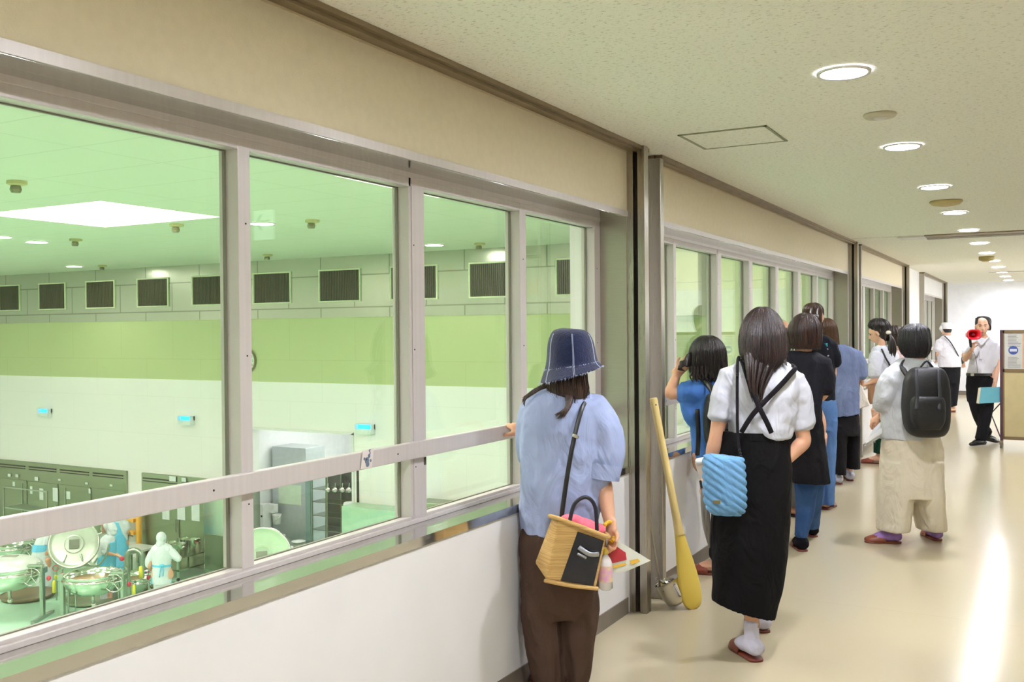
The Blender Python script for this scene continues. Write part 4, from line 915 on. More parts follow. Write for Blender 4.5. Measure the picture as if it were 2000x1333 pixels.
b = MB(); glyphs(b, 1610, 1618, 681, 3, -.102, 6); glyphs(b, 1611, 1620, 694, 3, -.108, 5); glyphs(b, 1614, 1621, 701, 2.6, -.108, 4); glyphs(b, 1617, 1622, 707, 2.4, -.105, 3); glyphs(b, 1619, 1623, 713, 2.2, -.103, 3); b.build('white_print', mat('white_print', (200, 206, 210), rough=.6), P.root)
jl = fabric('light_jeans', (88, 122, 168), (74, 106, 152))
P.garment('wide_jeans', jl, [lambda b: b.rings(P.rows([(776, 1570, 1630, .11), (800, 1568, 1634, .13), (840, 1568, 1634, .13)])), lambda b: b.rings(P.rows([(820, 1568, 1602, .12), (900, 1566, 1604, .12), (984, 1572, 1606, .12)], fold=FOLD, inset=.02)), lambda b: b.rings(P.rows([(820, 1598, 1634, .12), (900, 1598, 1630, .12), (984, 1600, 1627, .12)], fold=FOLD, inset=.02))], disp=.02)
for an, d in ((L(1592, 978), (-.4, 1)), (L(1614, 978), (.6, .8))): slipper(P, an, d, M_slip)
hair(P, 'pinned_hair', hair_mat('hair_chestnut', (58, 34, 20), (92, 56, 30)), [(592, 1580, 1596, .03), (595, 1574, 1602, .07), (608, 1569, 1607, .1), (624, 1569, 1607, .1), (638, 1576, 1604, .085), (650, 1584, 1602, .05)], 90, .006, 7, .008)
b = MB(); rnd = random.Random(1)
for sx_ in (1584, 1597):
    b.tube([L(sx_, 603, -.105), L(sx_ - 1, 612, -.125), L(sx_ + 1, 620, -.12)], [.004, .007, .006], n=8)
b.tube([L(1585, 618, -.125), L(1591, 616, -.135), L(1598, 617, -.125)], .006, n=8)
b.build('claw_clip', mat('silver_clip', (196, 192, 200), rough=.25, metal=.6), P.root, smooth=True)

# ---- person in grey-blue blouse
P = Person('Person in a loose grey-blue blouse and black culottes with long brown hair', 1648, 946, 9.4)
L = P.L
head(P, L(1613, 650), V((-.5, .85, -.1)), neck=L(1622, 684))
torso(P, L(1622, 692), L(1672, 695), L(1630, 800), L(1668, 800))
arm(P.body, L(1674, 698), L(1680, 740, .03), L(1680, 765, .15), hd=V((.1, .8, -.3)), pn=(0, 0, -1)); arm(P.body, L(1622, 698), L(1620, 740, .1), L(1618, 760, .22), hd=V((0, 1, 0)), pn=(0, 0, -1))
leg(P.body, L(1638, 810), L(1638, 870), L(1633, 930)); leg(P.body, L(1662, 810), L(1662, 870, .1), L(1659, 920, .2))
foot(P.body, L(1633, 937), (-.6, .8)); foot(P.body, L(1659, 928, .2), (.2, 1)); P.done()
gb = fabric('grey_blue', (116, 128, 160), (106, 118, 150))
P.garment('blouse', gb, [lambda b: b.rings(P.rows([(674, 1618, 1650, .05), (680, 1612, 1668, .09), (695, 1612, 1680, .12), (740, 1614, 1677, .13), (812, 1617, 1678, .15, 0, -8)], fold=FOLD2, inset=.03)), lambda b: b.tube([L(1668, 695), L(1679, 715), L(1681, 736)], [.085, .075, .068], n=18), lambda b: b.tube([L(1624, 698), L(1618, 740, .08)], [.08, .066], n=18)], disp=.025)
P.garment('culottes', fabric('culotte_black', (30, 28, 30)), [lambda b: b.rings(P.rows([(798, 1625, 1676, .12), (850, 1625, 1678, .14)])), lambda b: b.rings(P.rows([(830, 1624, 1654, .12), (926, 1627, 1650, .13)], inset=.03)), lambda b: b.rings(P.rows([(830, 1646, 1678, .12, .05), (915, 1651, 1677, .13, .1)], inset=.03))])
for an, d in ((L(1633, 937), (-.6, .8)), (L(1659, 928, .2), (.2, 1))):
    P.garment('sock', sock, [lambda b: foot(b, an, d, g=.006)], vox=.008, disp=0); slipper(P, an, d, M_slip)
hair(P, 'long_hair', hair_mat('hair_brown_light', (64, 40, 24), (104, 66, 36)), [(622, 1606, 1620, .03), (626, 1600, 1628, .07), (642, 1597, 1634, .1), (662, 1600, 1637, .1), (680, 1608, 1638, .07), (692, 1618, 1634, .04)], 90, .006, 8, .02)
tt = thing('tote_bag', 'Cream canvas tote hanging beside the grey-blue blouse', 'bag', P.loc, YAW)
MB().hexa([L(1676, 800, -.02), L(1698, 793, .0), L(1700, 792, .1), L(1678, 798, .1), L(1679, 752, .0), L(1683, 754, .0), L(1684, 754, .06), L(1680, 752, .06)]).build('canvas', fabric('cream_canvas', (222, 214, 198)), tt, bev=.008)
MB().tube([L(1680, 756, .02), L(1681, 744, .04), L(1683, 757, .06)], .005, n=8).build('tote_handle', fabric('cream_canvas', (222, 214, 198)), tt, smooth=True)

# ---- ponytailed person in profile
P = Person('Person with a ponytail in a white tee looking down towards the window', 1718, 902, 10.75, skin=M_skin2)
L = P.L
head(P, L(1713, 650), V((-.88, .35, -.32)), up=V((-.3, .1, .95)), neck=L(1724, 684), k=.95)
torso(P, L(1710, 692), L(1744, 692), L(1714, 795), L(1742, 795), d=.08)
arm(P.body, L(1708, 695, -.08), L(1712, 742, -.1), L(1694, 752, 0), hd=V((-.9, .3, -.1)), pn=(0, 0, -1)); arm(P.body, L(1746, 695), L(1740, 745, .15), L(1716, 752, .25), hd=V((-.9, .3, 0)), pn=(0, 0, -1))
leg(P.body, L(1716, 800), L(1717, 850), L(1717, 890)); leg(P.body, L(1738, 800), L(1738, 850, .1), L(1736, 885, .2))
foot(P.body, L(1716, 896), (-.9, .4)); foot(P.body, L(1736, 890, .2), (-.9, .4)); P.done()
P.garment('t_shirt', tee, [lambda b: b.rings(P.rows([(674, 1716, 1742, .05), (682, 1704, 1750, .09), (698, 1700, 1754, .11), (740, 1702, 1752, .12), (802, 1706, 1752, .12)], fold=FOLD, inset=.02)), lambda b: b.tube([L(1712, 694, -.06), L(1709, 715, -.1), L(1709, 734, -.1)], [.08, .075, .068], n=18), lambda b: b.tube([L(1742, 694, .05), L(1743, 732, .1)], [.08, .066], n=18)], disp=.02)
P.garment('green_skirt', fabric('dark_green', (20, 58, 44)), [lambda b: b.rings(P.rows([(795, 1708, 1750, .12), (850, 1708, 1750, .13), (886, 1708, 1750, .14)], fold=FOLD2, inset=.03))])
for an, d in ((L(1716, 896), (-.9, .4)), (L(1736, 890, .2), (-.9, .4))): slipper(P, an, d, M_slip)
def pony(b):
    rnd = random.Random(2)
    for i in range(60):
        e = rnd.uniform(-1, 1); g = rnd.uniform(-.03, .03)
        b.tube([L(1734, 652, -.06), L(1741 + e * 3, 662, -.07 + g), L(1743 + e * 7, 682, -.08 + g), L(1742 + e * 6, 696 + rnd.uniform(-4, 6), -.07 + g)], [.008, .012, .011, .002], n=6, sub=3, cap=False)
hair(P, 'ponytail_hair', H_dark, [(622, 1706, 1724, .03), (626, 1700, 1732, .07), (638, 1697, 1738, .095), (652, 1706, 1740, .09), (666, 1716, 1738, .06)], 80, .006, 12, .004, extra=pony)
MB().ell(L(1735, 650, -.09), (.03, .02, .022)).build('hair_clip', mat('pearl_clip', (222, 214, 196), rough=.3), P.root, smooth=True)
hb = thing('shoulder_bag', 'Dark slim shoulder bag strap and tan pouch carried by the ponytailed person', 'bag', P.loc, YAW)
MB().tube([L(1722, 682, -.1), L(1730, 700, -.13), L(1738, 720, -.13), L(1716, 745, -.15)], .004, n=8, sx=2.5, up=(0, 1, 0)).build('bag_strap', M_black, hb, smooth=True)
MB().box(L(1700, 790, -.12), L(1706, 752, -.04)).build('tan_pouch', fabric('tan_pouch', (150, 112, 84)), hb, bev=.004)

# ---- person hidden behind the ponytail
P = Person('Person in a pale pink top half hidden behind the ponytailed person', 1757, 886, 11.6, vox=.011, skin=M_skin2)
L = P.L
head(P, L(1748, 658), V((-.7, .7, 0)), neck=L(1750, 688), k=.95)
torso(P, L(1732, 700), L(1772, 700), L(1738, 790), L(1766, 790))
for q in (1732, 1772): arm(P.body, L(q, 702), L(q, 745, .08), L(q - 6, 760, .25), hd=V((-.3, 1, 0)), pn=(0, 0, -1))
leg(P.body, L(1744, 800), L(1744, 840), L(1746, 875)); leg(P.body, L(1762, 800), L(1762, 840), L(1763, 873))
foot(P.body, L(1746, 880), (-.5, 1)); foot(P.body, L(1763, 878), (-.4, 1)); P.done()
P.garment('top', fabric('pale_pink', (228, 196, 190)), [lambda b: b.rings(P.rows([(684, 1738, 1764, .05), (690, 1730, 1774, .09), (720, 1728, 1776, .11), (800, 1732, 1772, .11)], inset=.02)), lambda b: b.tube([L(1734, 702), L(1733, 735)], [.07, .06], n=16), lambda b: b.tube([L(1770, 702), L(1770, 735)], [.07, .06], n=16)])
P.garment('trousers', fabric('dark_trousers', (44, 42, 48)), [lambda b: b.rings(P.rows([(790, 1734, 1770, .11), (872, 1738, 1768, .1)], inset=.02))])
for an, d in ((L(1746, 880), (-.5, 1)), (L(1763, 878), (-.4, 1))): slipper(P, an, d, M_slip)
hair(P, 'hair', H_mid, [(636, 1740, 1754, .03), (640, 1735, 1762, .08), (655, 1733, 1764, .1), (676, 1735, 1763, .08)], 50, .006, 14, .01)

# ---- walking person with the black backpack
P = Person('Walking person with short black hair, grey blouse, cream wide trousers and lilac socks', 1775, 1056, 6.8)
L = P.L
head(P, L(1787, 668), V((-.55, .82, -.1)), neck=L(1786, 712))
torso(P, L(1752, 728), L(1818, 730), L(1758, 850), L(1812, 850))
arm(P.body, L(1748, 735, -.02), L(1728, 795, .0), L(1722, 812, .12), hd=V((-.6, .5, -.5)), pn=(.3, .3, -.6), curl=.8); arm(P.body, L(1820, 735), L(1828, 795, .12), L(1812, 800, .25), hd=V((-.6, .6, 0)), pn=(0, 0, -1))
leg(P.body, L(1765, 860), L(1758, 950), L(1742, 1030)); leg(P.body, L(1808, 860), L(1818, 950, .05), L(1826, 1030, .1))
foot(P.body, L(1742, 1040), (-1, .12)); foot(P.body, L(1826, 1040, .1), (.0, 1)); P.done()
gy = fabric('soft_grey', (206, 208, 210), (196, 198, 200))
P.garment('blouse', gy, [lambda b: b.rings(P.rows([(700, 1768, 1806, .05), (708, 1748, 1822, .09), (725, 1732, 1832, .115), (770, 1722, 1834, .13), (850, 1722, 1828, .15), (858, 1724, 1826, .15)], fold=FOLD2, inset=.03)), lambda b: b.tube([L(1750, 730), L(1733, 765, -.02), L(1725, 798, 0)], [.085, .085, .075], n=20), lambda b: b.tube([L(1820, 730), L(1830, 790, .08)], [.08, .075], n=18)], disp=.03)
cr_ = fabric('cream_trousers', (226, 216, 192), (218, 208, 184))
P.garment('wide_trousers', cr_, [lambda b: b.rings(P.rows([(835, 1730, 1828, .13), (870, 1722, 1838, .15), (930, 1718, 1840, .16), (970, 1717, 1841, .16)])), lambda b: b.rings(P.rows([(900, 1720, 1782, .15), (970, 1716, 1782, .15), (1036, 1715, 1772, .15)], fold=FOLD, inset=.03)), lambda b: b.rings(P.rows([(900, 1776, 1838, .15), (970, 1782, 1842, .15), (1034, 1792, 1845, .15, .05)], fold=FOLD, inset=.03))], disp=.022, dsc=.15)
lil = fabric('lilac_sock', (168, 132, 200), (158, 122, 190))
for an, d in ((L(1742, 1040), (-1, .12)), (L(1826, 1040, .1), (.0, 1))):
    P.garment('sock', lil, [lambda b: foot(b, an, d, g=.004)], vox=.006, disp=.002, dsc=.03); slipper(P, an, d, mat('rust_slipper', (142, 72, 46), rough=.35))
hair(P, 'short_hair', H_black, [(633, 1777, 1799, .03), (637, 1767, 1808, .07), (650, 1759, 1813, .1), (670, 1757, 1815, .115), (688, 1761, 1813, .1), (699, 1770, 1806, .07)], 130, .006, 15, .006, len_var=.1)
bp = thing('backpack', 'Black backpack with front pocket and webbing on the walking person in cream trousers', 'backpack', P.loc, YAW)
nyl = mat('black_nylon', (9, 9, 12), rough=.6, bump=.3, bscale=20)
b = MB(); b.rings(P.rows([(718, 1788, 1832, .04, -.2), (724, 1778, 1842, .075, -.2), (745, 1768, 1850, .1, -.21), (790, 1764, 1853, .11, -.22), (830, 1768, 1851, .11, -.22), (848, 1778, 1844, .09, -.21), (854, 1790, 1834, .05, -.21)], pw=2.8, n=56)); b.build('pack_body', nyl, bp, smooth=True)
b = MB(); b.rings(P.rows([(775, 1786, 1838, .03, -.31), (785, 1780, 1844, .05, -.31), (820, 1780, 1844, .055, -.31), (840, 1790, 1836, .03, -.31)], pw=3.2)); b.build('front_pocket', mat('black_nylon_pocket', (14, 14, 17), rough=.55, bump=.4, bscale=25), bp, smooth=True)
b = MB()
for x in (1790, 1834): b.tube([L(x, 722, -.28), L(x, 745, -.325), L(x + 2, 775, -.34), L(x, 800, -.37)], .004, n=8, sx=3, up=(0, 1, 0))
b.build('webbing', mat('webbing_grey', (48, 48, 54), rough=.6), bp, smooth=True)
MB().tube([L(1798, 718, -.2), L(1810, 706, -.2), L(1822, 718, -.2)], .007, n=8).build('top_handle', M_black, bp, smooth=True)
b = MB()
for x, xo in ((1765, -1), (1812, 1)): b.tube([L(x, 712, .05), L(x, 706, -.04), L(x + 4 * xo, 716, -.12), L(x + 8, 735, -.16)], .005, n=8, sx=3.5, up=(0, 1, .3))
b.build('shoulder_strap', M_black, bp, smooth=True)
pk = thing('plastic_folder', 'Translucent white plastic folder in the left hand of the walking person', 'folder', P.loc, YAW)
MB().hexa([L(1688, 872, .02), L(1728, 850, .02), L(1730, 850, .05), L(1690, 872, .05), L(1706, 838, .04), L(1738, 806, .04), L(1740, 806, .06), L(1708, 838, .06)]).build('folder_sheet', mat('clear_plastic_sheet', (222, 224, 226), rough=.2), pk)
MB().hexa([L(1690, 868, .0), L(1724, 846, .0), L(1725, 848, .02), L(1691, 870, .02), L(1696, 856, .01), L(1730, 830, .01), L(1731, 832, .02), L(1697, 858, .02)]).build('paper_inside', mat('white_paper', (232, 232, 228), rough=.5), pk)

# ---- guide with the megaphone
P = Person('Balding person in a white shirt and black trousers speaking into a red megaphone', 1915, 866, 12.4, skin=M_skin2, vox=.009)
L = P.L
head(P, L(1918, 638), V((-.35, -.93, .0)), neck=L(1923, 664), closed=True, mouth=.008, k=1.02, brow=mat('black_brow', (40, 32, 30), rough=.8))
torso(P, L(1906, 674), L(1946, 672), L(1908, 735), L(1936, 735))
arm(P.body, L(1904, 676, -.02), L(1885, 702, -.12), L(1898, 684, -.3), hd=V((.15, -.15, 1)), pn=(.5, -.85, .1), curl=.9, side=1)
arm(P.body, L(1947, 678), L(1947, 718, -.04), L(1944, 748, -.15), hd=V((-.1, -.1, -1)), pn=(-.7, .6, 0), curl=.8, side=-1)
leg(P.body, L(1908, 745), L(1914, 800, -.04), L(1928, 846, .08)); leg(P.body, L(1932, 745), L(1926, 800, -.1), L(1914, 850, -.12))
foot(P.body, L(1930, 846, .1), (.9, .3), heel=.03); foot(P.body, L(1916, 856, -.12), (-.95, -.3)); P.done()
ws = fabric('white_shirt', (216, 214, 220), (208, 206, 213))
P.garment('shirt', ws, [lambda b: b.rings(P.rows([(661, 1912, 1932, .05), (665, 1902, 1942, .075), (674, 1896, 1950, .1), (700, 1895, 1950, .12), (733, 1890, 1938, .12)], fold=FOLD)), lambda b: b.tube([L(1906, 678), L(1898, 688, -.05), L(1893, 695, -.09)], [.08, .078, .072], n=18), lambda b: b.tube([L(1944, 678), L(1948, 690), L(1948, 702)], [.078, .075, .068], n=18)], disp=.02)
b = MB(); b.tube([L(1908, 664, -.08), L(1916, 674, -.115), L(1925, 664, -.1), L(1932, 660, -.04)], [.012, .014, .012, .01], n=8, sub=3, up=(0, 1, 0), sx=1.2); b.build('collar', ws, P.root, smooth=True)
MB().box(L(1913, 702, -.115), L(1924, 686, -.10)).build('chest_pocket', ws, P.root, bev=.004)
bk = fabric('black_trousers', (24, 23, 27))
P.garment('trousers', bk, [lambda b: b.rings(P.rows([(730, 1889, 1937, .11), (745, 1888, 1940, .12), (770, 1888, 1940, .12), (785, 1890, 1938, .1)])),
    lambda b: b.tube([L(1903, 765), L(1908, 800, -.02), L(1920, 832, .04), L(1929, 846, .08)], [.095, .08, .066, .058], n=18),
    lambda b: b.tube([L(1928, 765, -.02), L(1926, 800, -.1), L(1920, 835, -.12), L(1916, 858, -.12)], [.095, .082, .074, .07], n=18)], disp=.014)
MB().rings(P.rows([(729, 1888.5, 1938.5, .125), (734, 1888, 1939, .126)], n=36, sub=2), False, False).build('belt', M_black, P.root, smooth=True)
MB().box(L(1897, 735, -.14), L(1901, 730, -.12)).build('belt_buckle', M_chrome, P.root)
for an, d in ((L(1930, 846, .1), (.9, .3)), (L(1916, 856, -.12), (-.95, -.3))):
    P.garment('shoe', mat('black_shoe', (18, 18, 22), rough=.25), [lambda b: foot(b, an, d, g=.01, heel=.03 if an.y > 0 else 0)], vox=.009, disp=0)
b = MB()
b.rings(P.rows([(617.5, 1914, 1924, .05, .05), (620, 1909, 1931, .075, .06), (626, 1912, 1935, .085, .055), (636, 1925, 1934, .07, .04), (642, 1928, 1934, .06, .035), (646, 1930, 1933, .04, .03)], n=30))
b.rings(P.rows([(621, 1906, 1910, .03, -.02), (630, 1905.5, 1908, .035, -.0), (638, 1906, 1908, .03, .03)], n=16))
b.build('thin_hair', H_black, P.root, smooth=True)
mg = thing('megaphone', 'Red megaphone held in front of the mouth of the person in white shirt', 'megaphone', P.loc, YAW)
c = L(1902, 654, -.46); ax = V((-.12, -.95, .02)).normalized()
red = mat('megaphone_red', (204, 16, 34), rough=.3)
def sq(c, rx, rz, n=32, pw=3.2):
    sd = V((1, 0, 0)); return [c + sd * (math.copysign(abs(math.cos(t)) ** (2 / pw), math.cos(t)) * rx) + V((0, 0, 1)) * (math.copysign(abs(math.sin(t)) ** (2 / pw), math.sin(t)) * rz) for t in [2 * pi * j / n for j in range(n)]]
o_ = MB().rings([sq(c - ax * .22, .03, .03), sq(c - ax * .14, .045, .04), sq(c - ax * .04, .07, .052), sq(c, .086, .063), sq(c + ax * .012, .088, .065), sq(c + ax * .012, .072, .05), sq(c - ax * .05, .04, .03), sq(c - ax * .09, .02, .018)]).build('horn', red, mg, smooth=True)
MB().ell(c - ax * .03, (.022, .022, .018)).build('horn_centre', mat('megaphone_inner', (120, 14, 24), rough=.4), mg, smooth=True)
MB().tube([c - ax * .14 + V((0, 0, -.03)), c - ax * .13 + V((0, 0, -.08)), c - ax * .12 + V((.005, 0, -.15))], [.018, .016, .016], n=12).build('handle', M_black, mg, smooth=True)
MB().tube([c - ax * .12 + V((.005, 0, -.15)), L(1906, 700, -.2), L(1909, 728, -.16)], .003, n=6).build('lanyard', mat('grey_cord', (90, 88, 90)), mg, smooth=True)
fo = thing('folder', 'Teal document folder held at the side by the person with the megaphone', 'folder', P.loc, YAW)
MB().hexa([L(1912, 789, -.25), L(1956, 786, -.17), L(1956, 786, -.15), L(1912, 789, -.23), L(1916, 757, -.25), L(1956, 756, -.17), L(1956, 756, -.15), L(1916, 757, -.23)]).build('cover', mat('teal_cover', (98, 176, 196), rough=.5), fo, bev=.002)
MB().hexa([L(1907, 788, -.25), L(1912, 789, -.252), L(1912, 789, -.232), L(1907, 788, -.23), L(1911, 758, -.25), L(1916, 757, -.252), L(1916, 757, -.232), L(1911, 758, -.23)]).build('page_edges', mat('cream_pages', (222, 212, 180), rough=.7), fo)

# ---- person in the white cap far away
P = Person('Person in a white cap and white shirt seen from behind near the bright far wall', 1857, 800, 17.2, skin=M_skin2, vox=.012)
L = P.L
head(P, L(1849, 642), V((-.7, .7, 0)), neck=L(1852, 660))
torso(P, L(1838, 667), L(1870, 667), L(1842, 715), L(1868, 715), d=.1)
arm(P.body, L(1838, 669), L(1832, 692, .0), L(1836, 705, .25), hd=V((0, 1, 0)), pn=(0, 0, -1)); arm(P.body, L(1871, 669), L(1879, 690, .05), L(1882, 706, .1), hd=V((.2, .6, -.8)), pn=(0, 0, -1))
leg(P.body, L(1849, 722), L(1850, 760), L(1855, 792)); leg(P.body, L(1862, 722), L(1864, 760), L(1861, 790))
foot(P.body, L(1854, 796), (-.5, .8)); foot(P.body, L(1862, 795), (.3, 1)); P.done()
P.garment('shirt', ws, [lambda b: b.rings(P.rows([(656, 1843, 1862, .07), (661, 1836, 1872, .11), (680, 1831, 1876, .15), (718, 1833, 1877, .16)], inset=.02)), lambda b: b.tube([L(1838, 668), L(1832, 685)], [.09, .08], n=16), lambda b: b.tube([L(1871, 668), L(1878, 686)], [.09, .08], n=16)])
P.garment('trousers', bk, [lambda b: b.rings(P.rows([(715, 1835, 1876, .14), (740, 1836, 1874, .13), (750, 1838, 1873, .12)])), lambda b: b.rings(P.rows([(740, 1837, 1858, .1), (795, 1848, 1860, .09)])), lambda b: b.rings(P.rows([(740, 1850, 1874, .1), (793, 1855, 1868, .09)]))])
for an, d in ((L(1854, 796), (-.5, .8)), (L(1862, 795), (.3, 1))): slipper(P, an, d, M_slip)
hair(P, 'hair', H_black, [(638, 1842, 1856, .09), (645, 1841, 1857, .1), (650, 1844, 1856, .08)], 20, .008, 16, .004)
MB().rings(P.rows([(630, 1844, 1854, .05), (632, 1840, 1858, .1), (638, 1839, 1860, .11), (643, 1839, 1860, .112)], n=28), True, True).tube([L(1841, 642, .02), L(1836, 642.5, .08)], [.07, .02], n=12, sx=1.0).build('cap', mat('white_cap', (222, 222, 222), rough=.8), P.root, smooth=True)
xb = thing('crossbody_bag', 'Thin dark crossbody strap on the back of the person in the white cap', 'bag', P.loc, YAW)
MB().tube([L(1845, 657, -.1), L(1856, 668, -.165), L(1868, 688, -.17), L(1874, 700, -.1)], .006, n=8, sx=1.6, up=(0, 1, 0)).build('strap', M_black, xb, smooth=True)
MB().ell(L(1877, 705, -.03), (.05, .07, .07)).build('pouch', M_black, xb, smooth=True)

# ================================================================== HALLWAY THINGS
# giant wooden paddle
b0 = onZ(1354, 1189, 0); t0 = onX(1274, 776, -1.885)
pd = thing('wooden_paddle', 'Giant yellow wooden stirring paddle leaning against the steel post', 'paddle', b0)
axp = (t0 - b0); Lp = axp.length; axp.normalize()
nrm = V((1, -.75, 0)); nrm = (nrm - axp * nrm.dot(axp)).normalized(); sdp = axp.cross(nrm)
def slab(prof, th, n0=0):
    """prof (distance along, half width) -> rounded flat board"""
    m = MB(); R = []
    for d, wv in cmr(prof, 5):
        c = b0 + axp * d + nrm * .008; R.append([c + sdp * (wv * x) + nrm * (th * z) for x, z in ((-1, -.6), (-.97, .7), (-.9, 1), (.9, 1), (.97, .7), (1, -.6), (.95, -1), (-.95, -1))])
    return m.rings(R)
yel = mat('yellow_painted_wood', (232, 204, 92), rough=.35, c2=(228, 198, 86), scale=4, stretch=(1, 1, .2)); woodl = mat('pale_varnished_wood', (232, 208, 140), rough=.4, c2=(222, 196, 124), scale=5, stretch=(6, 6, .3))
slab([(.0, .012), (.008, .035), (.03, .053), (.08, .063), (.16, .062), (.26, .05), (.34, .036), (.42, .024)], .012).build('blade', yel, pd, local=False, smooth=True)
slab([(.40, .026), (.5, .0185), (.7, .0165), (Lp - .1, .0165), (Lp - .02, .0185), (Lp - .005, .013)], .014).build('handle', woodl, pd, local=False, smooth=True)
MB().lathe([(.005, 0), (.004, .002)], b0 + axp * (Lp - .045) + nrm * .021, 14, nrm).build('hang_hole', M_slot, pd, local=False)
# ladle
c0 = onZ(1322, 1187, 0); ld = thing('giant_ladle', 'Big stainless ladle standing on its bowl beside the yellow paddle', 'ladle', c0)
cup_ax = V((-.42, -.15, .88)).normalized(); cc = atD(1314, 1158, (c0 - CAM).dot(c_f) + .0)
prof = [(.001, -.060), (.03, -.058), (.05, -.048), (.058, -.02), (.060, .03), (.066, .052), (.069, .053), (.062, .05), (.056, .028), (.053, -.02), (.045, -.042), (.001, -.052)]
MB().lathe([(r_ * 1.12, h_ * 1.25) for r_, h_ in prof], cc + cup_ax * .006, 40, cup_ax, False, False).build('bowl', M_chrome, ld, local=False, smooth=True)
h0 = onZ(1301, 1130, .135); h1 = onX(1262, 962, -1.90); hdir = (h1 - cc - cup_ax * .06).normalized()
hb_ = cc + cup_ax * .06 - V((.05, 0, .005))
MB().tube([hb_ - V((0, 0, .03)), hb_ + V((0, 0, .01)), hb_.lerp(h1, .4), h1], [.008, .007, .006, .006], n=12, sx=1.6).build('rod', M_steel, ld, local=False, smooth=True)
MB().tube([hb_ + V((-.015, 0, .02)), hb_ + V((.03, 0, .0))], .008, n=10).build('joint', M_chrome, ld, local=False, smooth=True)

# notice card on the rail
p0 = onX(717, 897, GX + .03); cdn = thing('animal_card', 'Small white card with a grey-blue animal drawing, stuck on the window rail', 'card', p0)
def cp(u, v, off=0): q = onX(717 + u, 897 + v, GX + .029); return V((GX + .029 + off, q.y, q.z))
MB().prism([cp(-13, 20), cp(8, 18), cp(13, -22), cp(-9, -16)], (.0015, 0, 0)).build('card_sheet', mat('card_white', (222, 212, 206), rough=.6), cdn, local=False)
gbm = mat('grey_blue_ink', (104, 118, 136), rough=.7)
b = MB(); 
for (u, v, r_) in ((-1, 3, .013), (0, 10, .011), (3, -6, .008), (-6, 0, .006), (6, 3, .006)):
    q = cp(u, v, .0018); b.lathe([(r_, 0), (r_ * .95, .0006)], q, 16, (1, 0, 0))
b.tube([cp(3, -6, .002), cp(5, -12, .002), cp(3, -17, .002), cp(6, -18, .002)], .0022, n=6)
b.build('animal_drawing', gbm, cdn, local=False, vox=.0012)
MB().lathe([(.003, 0), (.003, .0006)], cp(-2, 1, .0026), 10, (1, 0, 0)).build('drawn_nose', mat('navy_ink', (30, 36, 70)), cdn, local=False)
# tiny dark sticker on the mullion
p0 = onX(827, 895, GX + .002); MBs = MB().box((GX + .0012, 3.105, 1.0), (GX + .0025, 3.12, 1.03)); o_ = MBs.build('square_label', mat('label_brown', (92, 84, 70))); tag(o_, 'Tiny dark square label on the double mullion just under the rail', 'label')

# notice board on feet
yb = onZ(1957, 872, 0).y; xl = onZ(1957, 872, 0).x
nb = thing('notice_board', 'Freestanding double notice board on castors at the right edge of the hallway', 'notice board', (xl + .6, yb, 0))
fr = mat('board_frame', (128, 108, 76), rough=.5); pl = mat('board_edge_plum', (84, 54, 66), rough=.5)
def by(y): return onY(1965, y, yb).z
zt, zm, zb = by(645), by(724), by(856)
MB().box((xl - .02, yb - .02, .06), (xl + .012, yb + .02, zt)).build('post', pl, nb, local=False, bev=.003)
MB().box((xl + 1.2, yb - .02, .06), (xl + 1.232, yb + .02, zt)).build('post', pl, nb, local=False, bev=.003)
MB().box((xl + .012, yb - .015, zt - .04), (xl + 1.2, yb + .015, zt)).box((xl + .012, yb - .015, zm - .02), (xl + 1.2, yb + .015, zm + .02)).box((xl + .012, yb - .015, zb - .02), (xl + 1.2, yb + .015, zb + .02)).box((xl + .012, yb - .015, zb), (xl + .03, yb + .015, zt)).build('frame', fr, nb, local=False)
MB().box((xl + .03, yb - .006, zm + .02), (xl + 1.18, yb + .006, zt - .04)).build('paper_panel', mat('poster_paper', (214, 214, 206), rough=.5), nb, local=False)
MB().box((xl + .03, yb - .006, zb + .02), (xl + 1.18, yb + .006, zm - .02)).build('lower_panel', mat('beige_felt', (206, 190, 144), rough=.9), nb, local=False)
b = MB(); rnd = random.Random(4)
for i in range(9):
    for k in range(1):
        z = zt - .06 - i * .018; b.box((xl + .07, yb - .008, z), (xl + .07 + rnd.uniform(.09, .15), yb - .006, z - .006))
for i in range(9):
    z = zm + .17 - i * .016; b.box((xl + .07, yb - .008, z), (xl + .07 + rnd.uniform(.09, .15), yb - .006, z - .005))
for i in range(22):
    z = zt - .10 - i * .018; b.box((xl + .28, yb - .008, z), (xl + .28 + rnd.uniform(.3, .8), yb - .006, z - .003))
b.build('printed_lines', mat('print_grey', (142, 140, 150)), nb, local=False)
MB().box((xl + .235, yb - .0085, zm + .03), (xl + .25, yb - .006, zt - .05)).build('orange_bar', mat('orange_ink', (232, 172, 132)), nb, local=False)
b = MB()
for i in range(5): b.box((xl + .30 + i * .022, yb - .009, zt - .085 + .006 * (i % 2)), (xl + .315 + i * .022, yb - .006, zt - .055 - .005 * (i % 3)))
b.build('heading', mat('blue_ink', (60, 76, 150)), nb, local=False)
MB().lathe([(.055, 0), (.052, .002)], (xl + .13, yb - .007, (zt + zm) / 2 - .0), 32, (0, -1, 0)).build('round_seal', mat('blue_seal', (66, 88, 160)), nb, local=False)
MB().box((xl + .09, yb - .0105, (zt + zm) / 2 - .016), (xl + .17, yb - .0095, (zt + zm) / 2 + .016)).build('seal_band', mat('seal_white', (220, 224, 236)), nb, local=False)
